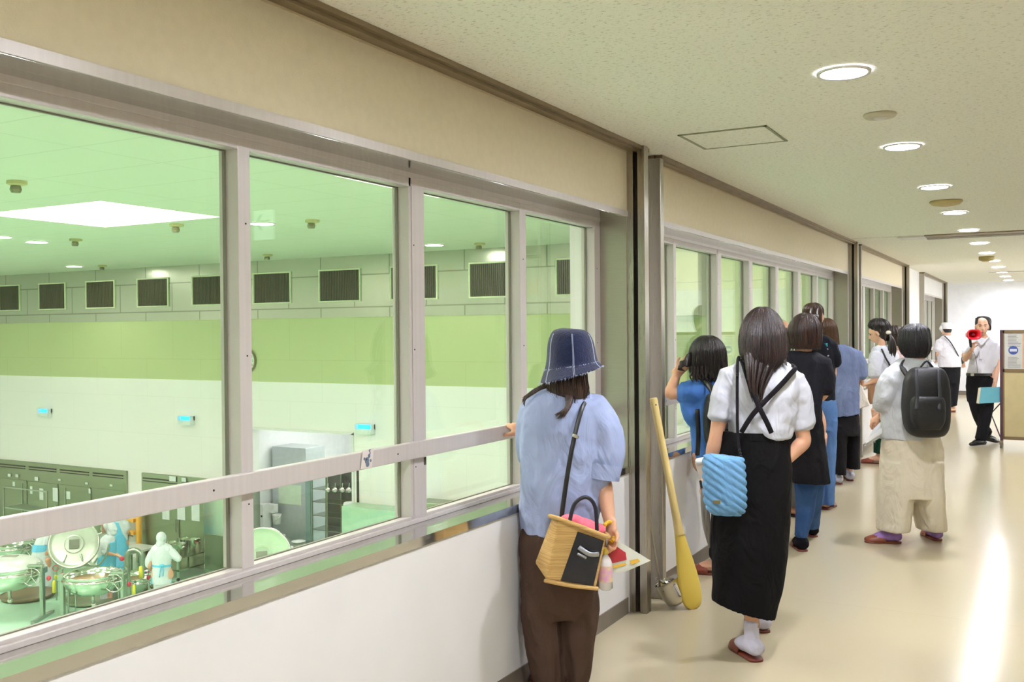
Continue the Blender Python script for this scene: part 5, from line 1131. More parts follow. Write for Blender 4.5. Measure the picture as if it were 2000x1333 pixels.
for x in (xl - .004, xl + 1.216):
    MB().box((x - .018, yb - .25, .05), (x + .018, yb + .25, .075)).build('foot_bar', fr, nb, local=False, bev=.004)
    for y_ in (-.22, .22): MB().lathe([(.025, -.012), (.027, 0), (.025, .012)], (x, yb + y_, .027), 18, (1, 0, 0)).build('castor', mat('castor_grey', (110, 108, 108), rough=.4), nb, local=False, smooth=True)
MB().tube([V((xl - .01, yb + .02, .55)), V((xl - .13, yb + .12, .40)), V((xl - .02, yb + .2, .08))], .008, n=8, sub=1).build('brace', pl, nb, local=False)

# pale cut-out animals stuck on the right-hand wall, seen mirrored in the glass
cm = mat('cutout_cream', (246, 220, 196), rough=.8)
def mirrored(px, py, X=1.745):
    d = ray(px, py); t = (2 * GL - X) / d.x; return CAM + d * t
for n_, (px, py, blobs, lb) in enumerate([(752, 546, [(-8, -4, .10), (6, 0, .13), (-6, 8, .07), (12, 8, .06)], 'fish'), (876, 543, [(0, -4, .17), (14, 2, .12), (-10, 8, .1), (22, 0, .08), (2, 12, .08)], 'sheep'), (1048, 562, [(-10, 0, .12), (4, -3, .15), (14, 0, .12), (-14, 8, .08)], 'whale'), (1072, 528, [(-10, 4, .07), (0, -2, .08), (10, 2, .07)], 'bird')]):
    b = MB()
    for u, v, r_ in blobs:
        q = mirrored(px + u, py + v); b.lathe([(r_, 0), (r_ * .98, .006)], (1.744, q.y, q.z), 24, (-1, 0, 0))
    tag(b.build('wall_cutout', cm, vox=.012), 'Cream paper cut-out shaped like a %s, on the right wall, seen mirrored in the glass' % lb, 'decoration')

# ================================================================== KITCHEN THINGS
def kw(px, py, D): return atD(px, py, D)
# grilles in the steel band
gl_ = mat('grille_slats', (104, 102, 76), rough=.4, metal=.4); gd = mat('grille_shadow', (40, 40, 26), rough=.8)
ends = [(-24.84, -23.95), (-23.16, -22.08), (-21.29, -20.2), (-19.39, -18.3), (-17.52, -16.42), (-15.59, -14.48), (-13.69, -12.57), (-11.8, -10.64), (-9.90, -8.8), (-8.0, -6.9)]
for n_, (xa, xb) in enumerate(ends):
    g = thing('wall_grille', 'Square ventilation grille high on the kitchen wall, %s from the left' % ['first', 'second', 'third', 'fourth', 'fifth', 'sixth', 'seventh', 'eighth', 'ninth', 'tenth'][n_], 'vent', ((xa + xb) / 2, KY - .01, 2.16), 0, 'grilles in the kitchen wall')
    y = KY - .012
    MB().box((xa, y - .03, 2.16), (xb, y, 2.19)).box((xa, y - .03, 2.83), (xb, y, 2.86)).box((xa, y - .03, 2.19), (xa + .03, y, 2.83)).box((xb - .03, y - .03, 2.19), (xb, y, 2.83)).build('frame', mat('grille_frame', (206, 216, 176), rough=.4), g, local=False)
    MB().box((xa + .03, y - .004, 2.19), (xb - .03, y, 2.83)).build('backing', gd, g, local=False)
    b = MB(); x = xa + .05
    while x < xb - .04: b.box((x, y - .024, 2.19), (x + .014, y - .006, 2.83)); x += .045
    b.build('slats', gl_, g, local=False)
# clock
p = onY(480, 705, KY); ck = thing('wall_clock', 'Large round wall clock with a brown rim, half hidden behind the first mullion', 'clock', (p.x - .02, KY, p.z))
c = V((p.x + .05, KY - .002, p.z)); 
MB().lathe([(.22, 0), (.275, .01), (.285, .04), (.265, .055), (.245, .045), (.24, .03)], c, 48, (0, -1, 0), True, False).build('rim', mat('clock_rim_brown', (126, 112, 76), rough=.4), ck, local=False, smooth=True)
MB().lathe([(.244, .028), (.243, .03)], c, 40, (0, -1, 0)).build('dial', mat('clock_dial', (228, 236, 220), rough=.5), ck, local=False)
for h in range(1, 13):
    a = pi / 2 - h * pi / 6; text('numeral', str(h), .075, c + V((math.cos(a) * .195, -.034, math.sin(a) * .195)), (1, 0, 0), (0, 0, 1), mat('clock_ink', (70, 84, 80)), ck)
for nm_, l_, a in (('hour_hand', .11, 2.5), ('minute_hand', .17, 1.2)): MB().tube([c + V((0, -.04, 0)), c + V((math.cos(a) * l_, -.04, math.sin(a) * l_))], .006, n=6).build(nm_, M_black, ck, local=False)
# insect lamps
for n_, (px, py) in enumerate([(92, 806), (368, 821), (717, 838)]):
    p = onY(px, py, KY); x, z = p.x, p.z
    u = thing('insect_lamp', 'White wall lamp with a glowing blue strip, %s' % ['leftmost of the three on the cream wall', 'middle of the three on the cream wall', 'rightmost one above the kitchen doorway side'][n_], 'insect lamp', (x, KY, z), 0, 'insect lamps on the cream wall')
    y = KY
    MB().box((x - .21, y - .14, z - .10), (x + .21, y, z + .0)).box((x - .21, y - .04, z), (x + .21, y, z + .1)).box((x - .21, y - .14, z), (x - .2, y, z + .1)).box((x + .2, y - .14, z), (x + .21, y, z + .1)).build('housing', mat('lamp_housing_white', (224, 232, 228), rough=.4), u, local=False)
    MB().box((x - .19, y - .06, z + .005), (x + .19, y - .045, z + .085)).build('blue_tube', emit_mat('uv_blue', (30, 170, 245), 3.0), u, local=False)
# wall cabinets of stainless steel, flush in the cream wall
def coldroom(xa, xb, z0, z1, n, label, papers):
    t = thing('stainless_cabinet', label, 'cabinet', ((xa + xb) / 2, KY, z0))
    MB().box((xa, KY - .06, z0), (xb, KY, z1)).build('cabinet_body', M_kdark, t, local=False, bev=.006)
    w_ = (xb - xa) / n
    for i in range(n):
        x0 = xa + i * w_; 
        MB().box((x0 + .03, KY - .08, z0 + .15), (x0 + w_ - .03, KY - .062, z1 - .5)).build('door', M_kdark, t, local=False, bev=.006)
        MB().box((x0 + .06, KY - .075, z1 - .14), (x0 + w_ - .1, KY - .06, z1 - .11)).box((x0 + .06, KY - .075, z1 - .2), (x0 + w_ - .1, KY - .06, z1 - .18)).build('vent_slot', M_slot, t, local=False)
        MB().tube([V((x0 + w_ - .1, KY - .11, z0 + .8)), V((x0 + w_ - .1, KY - .11, z0 + 1.1))], .012, n=8, sub=1).build('handle', M_chrome, t, local=False)
    for (u, v, wd, ht) in papers:
        p = onY(u, v, KY - .1); MB().box((p.x - wd / 2, KY - .088, p.z - ht / 2), (p.x + wd / 2, KY - .084, p.z + ht / 2)).build('notice_paper', mat('notice_white', (232, 240, 236), rough=.6), t, local=False)
    return t
coldroom(-24.95, -19.83, KZ, -1.867, 4, 'Wide run of stainless cold cabinets at the left of the far kitchen wall', [(17, 929, .12, .08), (32, 930, .12, .08), (70, 936, .14, .1), (115, 938, .1, .05), (168, 945, .1, .05), (216, 949, .1, .05), (26, 946, .1, .12), (60, 958, .1, .2), (80, 966, .16, .3), (107, 967, .2, .35), (131, 968, .2, .2), (174, 960, .07, .12)])
coldroom(-19.28, -16.62, KZ, -1.87, 2, 'Stainless cold cabinet with white notices beside the orange pipe', [(336, 936, .22, .12), (358, 938, .15, .1), (323, 1001, .24, .36), (353, 999, .26, .42), (381, 1000, .26, .44)])
tag(MB().box((-12.75, KY - .5, -2.9), (-10.9, KY - .02, -2.08)).build('steel_counter', mat('mint_enamel', (168, 206, 176), rough=.3), bev=.01), 'Low mint coloured equipment box right of the white kitchen doorway', 'counter')
tag(MB().box((-10.9, KY - .5, -2.9), (-8.9, KY - .02, -1.85)).build('steel_hood_box', M_kdark, bev=.01), 'Dark stainless box seen through the third window just above its sill', 'hood')
tag(MB().box((-12.72, KY - .03, -2.1), (-12.68, KY, -1.2)).build('wall_pipe', M_slot), 'Thin dark vertical pipe at the right side of the kitchen doorway wall', 'pipe')
o_ = thing('orange_pipe', 'Orange upright pipe between the two stainless cabinets', 'pipe', (-19.15, KY - .25, KZ))
MB().tube([V((-19.2, KY - .22, KZ)), V((-19.2, KY - .22, -2.5))], .07, n=14, sub=1).build('pipe', mat('orange_paint', (236, 176, 60), rough=.4), o_, local=False, smooth=True)
MB().box((-20.1, KY - .3, -3.35), (-19.3, KY - .15, -3.27)).box((-20.1, KY - .3, -3.05), (-19.3, KY - .15, -2.97)).build('guard_bar', mat('orange_paint', (236, 176, 60), rough=.4), o_, local=False)

# pantry beyond the doorway
struct('door_1', MB().box((-15.75, KY - .03, KZ), (-15.7, KY + .23, -.63)).box((-12.85, KY - .03, KZ), (-12.8, KY + .23, -.63)).box((-15.75, KY - .03, -.66), (-12.8, KY + .23, -.61)), M_white)
def Y_(px, py, Y): return onY(px, py, Y)
def pbox(px0, py0, px1, py1, Y, dep):
    a, c = onY(px0, py0, Y), onY(px1, py1, Y); return MB().box((a.x, Y, a.z), (c.x, Y + dep, c.z))
t = thing('upright_freezer', 'Tall pale steel cabinet with a framed glass door in the kitchen doorway', 'cabinet', onY(560, 1050, 17.6))
pbox(531, 872, 599, 1090, 17.6, .7).build('cabinet_body', mat('pale_steel', (196, 204, 206), rough=.3, metal=.5), t, local=False, bev=.01)
pbox(544, 945, 588, 988, 17.58, .02).build('door_window', mat('pale_green_glass', (214, 232, 208), rough=.2), t, local=False)
pbox(596, 930, 607, 1090, 17.4, .1).build('door_edge', mat('teal_grey_door', (120, 150, 146), rough=.3), t, local=False)
t = thing('wire_shelf_rack', 'Wire shelving rack full of ladles and baskets in the kitchen doorway', 'rack', onY(650, 1050, 17.3))
Yr = 17.3
for x in (609, 639, 691):
    a, c = onY(x, 900, Yr), onY(x, 1095, Yr)
    MB().tube([a, c], .014, n=8, sub=1).build('rack_post', M_kdark, t, local=False); MB().tube([a + V((0, .5, 0)), c + V((0, .5, 0))], .014, n=8, sub=1).build('rack_post', M_kdark, t, local=False)
for y in (918, 960, 985, 1012, 1040, 1068):
    b = MB(); a, c = onY(608, y - 3, Yr), onY(692, y + 1, Yr); z = (a.z + c.z) / 2
    b.box((a.x, Yr, z - .012), (c.x, Yr + .012, z)).box((a.x, Yr + .49, z - .012), (c.x, Yr + .5, z))
    x = a.x
    while x < c.x: b.box((x, Yr, z - .006), (x + .006, Yr + .5, z)); x += .05
    b.build('wire_shelf', M_kdark, t, local=False)
(lambda a, c: MB().box((a.x, Yr + .52, c.z), (c.x, Yr + .54, a.z)))(onY(608, 905, Yr), onY(694, 1095, Yr)).build('back_panel', mat('rack_dark_back', (72, 74, 66), rough=.6), t, local=False)
for n_, px in enumerate((640, 654, 668, 681)):
    c = onY(px, 958, Yr - .1); u = thing('hanging_ladle', 'Steel ladle hanging on the doorway rack, %s from the left' % ORD[n_ + 1 if n_ else 1].replace('second', 'second' if n_ else 'first'), 'ladle', c, 0, 'ladles on the doorway rack')
    MB().ell(c, (.07, .06, .06), nu=16, nv=10).build('bowl', M_chrome, u, local=False, smooth=True); MB().tube([c + V((0, 0, .03)), c + V((.02, 0, .16))], .008, n=6, sub=1).build('hook_handle', M_chrome, u, local=False)
for n_, (px, py, rr) in enumerate([(682, 988, .13), (682, 1000, .12), (682, 1011, .12), (682, 1024, .11)]):
    c = onY(px, py, Yr + .02); tag(MB().lathe([(rr, 0), (rr * 1.05, .035), (rr * .9, .075), (.01, .09)], c, 24).build('steel_bowl', mat('white_bowl', (220, 228, 226), rough=.3), smooth=True), 'White bowl of the stack on the doorway rack, %s' % ['topmost', 'second from top', 'third from top', 'lowest'][n_], 'bowl', 'stacked bowls on the rack')
t = thing('white_bucket', 'White plastic bucket in front of the pale steel cabinet', 'bucket', onY(541, 1024, 17.2)); c = onY(541, 1024, 17.2)
MB().lathe([(.085, 0), (.105, .22), (.112, .225), (.10, .2), (.082, .01)], c, 28, None, True, False).build('bucket_body', mat('white_plastic', (232, 234, 232), rough=.4), t, local=False, smooth=True)
MB().tube([c + V((-.105, 0, .2)), c + V((-.06, -.08, .1)), c + V((.06, -.08, .1)), c + V((.105, 0, .2))], .004, n=6).build('bucket_handle', M_chrome, t, local=False)
t = thing('control_box', 'White control box with small dark buttons by the kitchen doorway', 'control box', onY(507, 1020, 17.1))
pbox(494, 985, 514, 1042, 17.1, .25).build('box_body', mat('white_plastic', (232, 234, 232), rough=.4), t, local=False)
for i in range(2):
    for k in range(3 - i): pbox(499 + k * 5, 1007 + i * 7, 502 + k * 5, 1011 + i * 7, 17.09, .01).build('button', M_slot, t, local=False)
t = thing('wall_dispenser', 'Square white dispenser above the bucket in the doorway', 'dispenser', onY(526, 1004, 17.3)); pbox(518, 985, 535, 1004, 17.3, .15).build('dispenser_body', mat('white_plastic', (232, 234, 232), rough=.4), t, local=False, bev=.01)
a = onY(494, 1060, 16.9); c = onY(625, 1050, 16.9)
t = thing('steel_table', 'Stainless work table with white dishes inside the kitchen doorway', 'table', ((a.x + c.x) / 2, 16.9, KZ)); zt_ = onY(590, 1068, 16.5).z
MB().box((a.x, 16.4, zt_ - .03), (c.x + .35, 17.05, zt_)).build('tabletop', M_ksteel, t, local=False)
for x in (a.x + .05, c.x + .3):
    for y in (16.45, 17.0): MB().box((x - .02, y - .02, KZ), (x + .02, y + .02, zt_ - .03)).build('leg', M_ksteel, t, local=False)
for n_, (px, py, r_) in enumerate([(583, 1060, .16), (560, 1072, .15), (549, 1048, .10), (612, 1070, .16)]):
    q = onZ(px, py, zt_ + .01); tag(MB().lathe([(r_ * .5, 0), (r_, .035), (r_ * .97, .04), (r_ * .5, .012)], V((q.x, q.y, zt_ + .001)), 28, None, True, True).build('dish', mat('white_dish', (234, 238, 236), rough=.25), smooth=True), 'White shallow dish on the doorway table, %s' % ['the large middle one', 'the left front one', 'the small one at the back', 'the rightmost one'][n_], 'dish', 'white dishes on the doorway table')

# ---- big steam kettles
M_bowl = mat('mirror_stainless', (206, 214, 200), rough=.16, metal=1); M_kp = steel_mat('kettle_stand_steel', (170, 182, 166), .3, (1, 1, 1))
M_redk = mat('red_knob', (206, 60, 80), rough=.4); M_yel = mat('yellow_valve', (232, 220, 60), rough=.4)
def kettle(label, px, py, D, R=.55, soup=None, lid=None, wheel=1):
    c = atD(px, py, D); t = thing('steam_kettle', label, 'kettle', (c.x, c.y, KZ), YAW, 'tilting steam kettles'); hz = c.z - KZ
    c = V((0, 0, hz))
    MB().lathe([(R * .2, -R * .78), (R * .55, -R * .70), (R * .82, -R * .52), (R * .96, -R * .32), (R * 1.0, -R * .2)], c, 48, None, True, False).build('lower_bowl', M_bowl, t, smooth=True)
    MB().lathe([(R * 1.0, -R * .2), (R * 1.045, -R * .17), (R * 1.05, -R * .12), (R * 1.0, -R * .09)], c, 48, None, False, False).build('jacket_ring', M_chrome, t, smooth=True)
    MB().lathe([(R * 1.0, -R * .09), (R * .97, 0), (R * .99, .012), (R * .93, .012), (R * .9, -.05), (R * .8, -R * .3), (R * .3, -R * .5), (.01, -R * .52)], c, 48, None, False, False).build('upper_rim', M_bowl, t, smooth=True)
    if soup: MB().lathe([(R * .9, -.10), (R * .05, -.095)], c, 40).build('contents', soup, t, smooth=True)
    for s_ in (-1, 1):
        x = s_ * R * 1.1
        MB().box((x - .035, -.05, 0), (x + .035, .05, hz - R * .1)).build('stand_post', M_kp, t, bev=.006)
        MB().box((x - .06, -.10, hz - R * .22), (x + .06, .10, hz - R * .02)).build('trunnion_block', M_kp, t, bev=.008)
        MB().box((x - .04, -.4, 0), (x + .04, .4, .06)).build('floor_rail', M_kp, t, bev=.006)
    MB().tube([c + V((0, 0, -R * .76)), c + V((0, 0, -R * .95)), c + V((.05, -.05, -R * 1.1))], .03, n=12).build('drain_pipe', M_kp, t, smooth=True)
    MB().ell(c + V((.05, -.08, -R * 1.1)), (.05, .05, .04)).build('drain_valve', M_chrome, t, smooth=True)
    if wheel:
        wc = c + V((wheel * R * .98, -.28, -R * .22)); rr = .17; b = MB()
        b.tube([wc + V((math.cos(a) * rr, 0, math.sin(a) * rr)) for a in [2 * pi * k / 24 for k in range(25)]], .013, n=8, sub=1, cap=False)
        b.build('handwheel_rim', M_chrome, t, smooth=True)
        for k in range(5): a = 2 * pi * k / 5 + .3; MB().tube([wc, wc + V((math.cos(a) * rr, 0, math.sin(a) * rr))], .008, n=6, sub=1).build('handwheel_spoke', M_chrome, t)
        MB().tube([wc + V((0, -.03, 0)), wc + V((0, .3, 0))], .025, n=12, sub=1).build('wheel_shaft', M_kp, t, smooth=True)
        MB().tube([c + V((wheel * R * 1.24, -.2, -R * 1.0)), c + V((wheel * R * 1.24, -.2, R * .15)), c + V((wheel * R * 1.1, -.2, R * .2))], .017, n=8).build('steam_pipe', M_kp, t, smooth=True)
        MB().box((c.x + wheel * R * .85, -.3, hz + .06), (c.x + wheel * R * 1.35, -.2, hz + .1)).build('cross_arm', M_kp, t, bev=.006)
        MB().ell(c + V((wheel * R * 1.4, -.1, -R * .35)), (.04, .04, .05)).build('red_knob', M_redk, t, smooth=True)
        MB().lathe([(.035, 0), (.03, .2), (.02, .24)], c + V((wheel * R * 1.45, .05, -R * .9)), 12).build('yellow_valve', M_yel, t, smooth=True)
    if lid == 'closed':
        b = MB().lathe([(R * 1.0, .014), (R * 1.01, .035), (R * .9, .10), (R * .6, .17), (R * .3, .20), (.01, .205)], c, 48); l_ = b.build('lid', mat('bright_lid_steel', (232, 234, 230), rough=.28, metal=.35), t, smooth=True)
        MB().tube([c + V((-R * .45, -R * .6, .09)), c + V((-R * .45, -R * .62, .16)), c + V((-R * .2, -R * .66, .16)), c + V((-R * .2, -R * .64, .09))], .012, n=8, sub=3).build('lid_handle', M_slot, l_, smooth=True)
        MB().box((-.12, -.08, hz + .19), (.16, .08, hz + .215)).build('lid_hatch', M_chrome, l_, bev=.005)
    return t
def open_lid(label, px, py, D, R, nrm_, parent_hint=None, tint=None):
    c = atD(px, py, D); t = thing('kettle_lid', label, 'kettle lid', c, YAW, 'raised kettle lids'); m_ = tint or mat('lid_inner_steel', (200, 208, 192), rough=.3, metal=.6)
    ax = V(nrm_).normalized()
    MB().lathe([(.01, -.10), (R * .5, -.085), (R * .85, -.03), (R * .98, .0), (R, .02), (R * .96, .03), (R * .93, .0), (R * .8, -.02), (R * .45, -.06), (.01, -.075)], (0, 0, 0), 56, ax, False, False).build('lid_shell', m_, t, smooth=True)
    MB().lathe([(R * .99, -.01), (R * 1.03, .01), (R * .99, .035), (R * .95, .02)], (0, 0, 0), 56, ax, False, False).build('lid_rim', M_chrome, t, smooth=True)
    u_ = ax.cross(V((0, 0, 1))).normalized(); w_ = u_.cross(ax)
    k = R * .19; P4 = [(-k, -k), (k, -k), (k, k), (-k, k)]
    MB().prism([u_ * a_ + w_ * b_ - ax * .045 for a_, b_ in P4], ax * .012).build('hatch_plate', mat('hatch_grey', (112, 118, 100), rough=.4, metal=.5), t)
    MB().lathe([(R * .36, -.045), (R * .38, -.035), (R * .34, -.045)], (0, 0, 0), 40, ax, False, False).build('hatch_ring', m_, t, smooth=True)
    for a_ in (-.28, .28): MB().tube([u_ * (a_ * R) - w_ * R * .45 - ax * .03, u_ * (a_ * R * 1.3) - w_ * R * .72 - ax * .0], .018, n=8, sub=1).build('bracket', M_kp, t, smooth=True)
    return t
soup = mat('brown_broth', (196, 160, 118), rough=.3)
kettle('Large shiny tilting kettle with brown contents near the sill, centre left', 181, 1121, 18.6, .53, soup, None, 1)
kettle('Large closed kettle with a bright domed lid at the left edge', 18, 1108, 18.7, .58, None, 'closed', 1)
ol = open_lid('Huge round kettle lid raised upright behind the centre kettle', 144, 1063, 19.3, .475, (.25, -.93, .28))
MB().tube([V((.05, .12, -.42)), V((.35, .2, -.50)), V((.55, .2, -.30)), V((.62, .2, -.05))], .02, n=8).build('lid_arm', M_kp, ol, smooth=True)
open_lid('Round mint green kettle lid seen right of the first mullion', 512, 1088, 17.4, .52, (.35, -.9, .3), tint=mat('mint_lid', (186, 212, 178), rough=.35))
kettle('Tilted kettle behind the stirring worker beside the curved pipe', 270, 1124, 20.6, .5, soup, None, 1)
kettle('Kettle at the far left, just under the hand rail', 22, 1062, 22.2, .5, None, None, 1)
open_lid('Small bright kettle lid raised at the far left under the rail', 80, 1034, 23.0, .28, (.5, -.8, .35))
open_lid('Kettle lid raised behind the bending worker', 200, 1075, 21.5, .4, (-.2, -.9, .4))
t = thing('swan_neck_pipe', 'Thick curved steel swan-neck pipe rising beside the centre kettle', 'pipe', atD(262, 1150, 19.6)); t.location.z = KZ; ROOTM[t.name] = Matrix.Translation(t.location)
pts = [atD(x, y, 19.6) for x, y in ((250, 1205), (249, 1120), (248, 1092), (251, 1080), (262, 1075), (273, 1080), (277, 1092), (277, 1128))]; pts[0].z = KZ
MB().tube(pts, .055, n=16, sub=4).build('curved_pipe', M_kp, t, local=False, smooth=True)
q = atD(275, 1120, 19.5); MB().lathe([(.04, -.1), (.045, .0), (.03, .14)], q, 14).build('yellow_valve', M_yel, t, local=False, smooth=True)
for n_, (x, y, D_) in enumerate([(231, 1130, 19.2), (243, 1112, 19.4), (290, 1112, 20.0), (300, 1120, 20.2), (110, 1110, 20.0), (122, 1105, 20.2), (133, 1130, 19.0), ]):
    a = atD(x, y, D_); t = thing('valve_stand', 'Upright steam pipe with a valve wheel, %s' % ['right of the centre kettle', 'under the swan-neck pipe', 'beside the white-coated worker', 'next to the low tray near the worker', 'between the two large kettles at the back', 'behind the raised lid foot', 'left of the centre kettle in front', 'at the left photo edge'][n_], 'valve', (a.x, a.y, KZ), YAW, 'kitchen valve stands')
    h = a.z - KZ
    MB().tube([V((0, 0, 0)), V((0, 0, h))], .018, n=8, sub=1).build('pipe', M_kp, t)
    MB().tube([V((-.06 + .0, 0, h * .6)), V((.12, 0, h * .6)), V((.14, 0, h * .3)), V((.14, 0, 0))], .015, n=8, sub=2).build('branch', M_kp, t)
    MB().tube([V((math.cos(k / 12 * 2 * pi) * .06, -.03, h + math.sin(k / 12 * 2 * pi) * .06)) for k in range(13)], .008, n=6, sub=1, cap=False).build('valve_wheel', M_redk if n_ % 2 == 0 else M_chrome, t)
    MB().ell((0, -.02, h * .72), (.035, .035, .05), nu=12, nv=8).build('valve_body', [M_chrome, M_yel, M_redk][n_ % 3], t)
for n_, (x, y, D_) in enumerate([(55, 1158, 18.9), (180, 1165, 18.7), (312, 1146, 19.0)]):
    a = onZ(x, y, KZ + .1); tag(MB().lathe([(.5 if n_ < 2 else .42, 0), (.55 if n_ < 2 else .46, .08), (.5 if n_ < 2 else .42, .07), (.1, .02)], V((a.x, a.y, KZ + .005)), 40).build('floor_tray', [mat('bronze_tray', (128, 112, 84), rough=.3, metal=.6), M_kdark, M_ksteel][n_], smooth=True), 'Round drip tray on the kitchen floor, %s' % ['below the closed kettle', 'below the centre kettle', 'beside the white-coated worker'][n_], 'tray')

# trolley with pots
c = onZ(365, 1132, KZ); t = thing('kitchen_trolley', 'Low steel trolley carrying pots in front of the cold cabinet', 'trolley', c); zt_ = KZ + .52
xa, xb, ya, yb_ = c.x - .75, c.x, c.y - .25, c.y + .72
MB().box((xa, ya, zt_ - .03), (xb, yb_, zt_)).build('tray_top', M_ksteel, t, local=False); MB().box((xa, ya, KZ + .22), (xb, yb_, KZ + .25)).build('lower_shelf', M_ksteel, t, local=False)
for x in (xa + .02, xb - .02):
    for y in (ya + .02, yb_ - .02):
        MB().box((x - .02, y - .02, KZ + .08), (x + .02, y + .02, zt_)).build('leg', mat('mint_legs', (150, 190, 156), rough=.4), t, local=False)
        MB().lathe([(.035, -.015), (.038, 0), (.035, .015)], (x, y, KZ + .04), 14, (1, 0, 0)).build('castor', M_slot, t, local=False)
for n_, (dx, dy, r_, h_) in enumerate([(-.2, .2, .155, .27), (-.55, .28, .15, .25), (-.19, .58, .15, .3), (-.55, .66, .14, .26), (-.36, .86, .10, .24)]):
    p = V((xb + dx, ya + dy, zt_)); u = thing('stock_pot', 'Steel stock pot on the low trolley, %s' % ['front right one', 'front left one', 'middle right one', 'middle left one', 'rearmost one'][n_], 'pot', p, 0, 'stock pots on the trolley')
    MB().lathe([(r_, 0.001), (r_, h_), (r_ * 1.04, h_ + .005), (r_ * .97, h_), (r_ * .95, h_ * .8)], (0, 0, 0), 32).build('pot_body', M_bowl, u, smooth=True)
    MB().tube([V((r_, -.04, h_ * .8)), V((r_ + .05, 0, h_ * .8)), V((r_, .04, h_ * .8))], .008, n=6).build('pot_handle', M_redk if n_ == 2 else M_chrome, u)
# work table and shelf cart behind the kettles
for n_, (x0, y0, x1, D_, lb) in enumerate([(215, 1075, 282, 22.6, 'Long pale steel work table behind the stirring worker')]):
    a, b_ = atD(x0, y0, D_), atD(x1, y0, D_); t = thing('work_table', lb, 'table', ((a.x + b_.x) / 2, (a.y + b_.y) / 2, KZ)); h = a.z - KZ
    MB().box((a.x, a.y, a.z - .04), (b_.x, a.y + .8, a.z)).build('tabletop', mat('white_steel_top', (222, 230, 224), rough=.3), t, local=False)
    for x in (a.x + .05, b_.x - .05):
        for y in (a.y + .05, a.y + .75): MB().box((x - .025, y - .025, KZ), (x + .025, y + .025, a.z - .04)).build('leg', M_kp, t, local=False)
a = onY(8, 995, KY - 1.2); b_ = onY(92, 985, KY - 1.2); t = thing('shelf_cart', 'Empty two-level shelf cart in front of the left cold cabinets', 'cart', ((a.x + b_.x) / 2, KY - 1.2, KZ))
for z in (-2.85, -3.4): MB().box((a.x, KY - 1.2, z), (b_.x, KY - .7, z + .03)).build('cart_shelf', M_kp, t, local=False)
for x in (a.x, b_.x):
    for y in (KY - 1.2, KY - .7): MB().box((x - .015, y - .015, KZ), (x + .015, y + .015, -2.3)).build('cart_post', M_kp, t, local=False)
MB().box((a.x, KY - 1.21, -2.33), (b_.x, KY - 1.19, -2.3)).build('cart_rail', M_kp, t, local=False)
# row of utensils right of the trolley
t = thing('steel_cabinet', 'Shiny dark steel cabinet behind the trolley at the right of the first pane', 'cabinet', onY(420, 1000, KY - .6))
a = onY(396, 935, KY - .6); b_ = onY(437, 935, KY - .6); MB().box((a.x, KY - .6, KZ), (b_.x + .6, KY - .1, -1.95)).build('cabinet_body', M_ksteel, t, local=False, bev=.01)
MB().box((a.x + .05, KY - .62, KZ + .2), (b_.x + .5, KY - .6, -3.0)).build('cabinet_door', M_kdark, t, local=False, bev=.004)

# ---- kitchen workers
wc = fabric('worker_white', (216, 224, 224)); ab = fabric('apron_blue', (110, 196, 226), (98, 188, 220))
def hood(P, c, fw):
    b = MB(); c = V(c); fw = V(fw).normalized(); up = V((0, 0, 1)); rt = fw.cross(up)
    b.ell(c + up * .02, (.092, .112, .118), (rt, fw, up), 20, 14); b.ell(c - up * .10 - fw * .03, (.085, .085, .10), (rt, fw, up), 20, 12)
    b.ell(c - up * .055 + fw * .05, (.07, .062, .055), (rt, fw, up), 16, 10)
    b.tube([c + up * .035 + fw * .09 - rt * .05, c + up * .03 + fw * .14, c + up * .035 + fw * .09 + rt * .05], .012, n=8)
    b.build('hood', wc, P.root, vox=.012, smi=2)
# white-coated worker seen from behind
P = Person('Kitchen worker in white hood and coat, blue apron tied behind, near the trolley', 316, 1212, 18.7, floor=KZ, vox=.012); L = P.L
h0 = L(315, 1053); fw = V((.2, 1, -.1)); head(P, h0, fw, neck=L(316, 1070)); hood(P, h0, fw)
torso(P, L(298, 1078), L(334, 1076), L(302, 1125), L(332, 1125))
arm(P.body, L(298, 1080), L(292, 1108, -.05), L(300, 1112, .2), hd=V((.3, 1, 0)), pn=(0, 0, -1)); arm(P.body, L(334, 1078), L(350, 1094, .05), L(346, 1090, .3), hd=V((.4, .9, 0)), pn=(0, 0, -1))
leg(P.body, L(308, 1125), L(308, 1165), L(308, 1205)); leg(P.body, L(326, 1125), L(326, 1165), L(326, 1205)); foot(P.body, L(308, 1207), (0, 1)); foot(P.body, L(326, 1207), (.2, 1)); P.done()
P.garment('coat', wc, [lambda b: b.rings(P.rows([(1062, 308, 324, .07), (1066, 300, 334, .1), (1076, 294, 338, .13), (1100, 298, 334, .13), (1140, 298, 334, .15)], inset=.03)), lambda b: b.tube([L(299, 1080), L(291, 1098), L(292, 1106)], [.085, .08, .07], n=16), lambda b: b.tube([L(334, 1078), L(346, 1090), L(351, 1092)], [.085, .075, .065], n=16)])
P.garment('trousers', wc, [lambda b: b.rings(P.rows([(1125, 300, 332, .12), (1150, 301, 331, .12)])), lambda b: b.rings(P.rows([(1140, 300, 317, .1), (1204, 302, 315, .09)])), lambda b: b.rings(P.rows([(1140, 317, 333, .1), (1204, 319, 332, .09)]))])
MB().rings(P.rows([(1102, 297, 335, .137), (1106, 297, 335, .138)], n=36, sub=2), False, False).build('apron_tie', ab, P.root)
MB().tube([L(316, 1104, -.14), L(313, 1115, -.16), L(311, 1128, -.17)], .012, n=8, sx=1.5).tube([L(316, 1104, -.14), L(319, 1115, -.16), L(318, 1126, -.17)], .012, n=8, sx=1.5).ell(L(316, 1105, -.15), (.05, .02, .025)).build('apron_bow', ab, P.root, smooth=True)
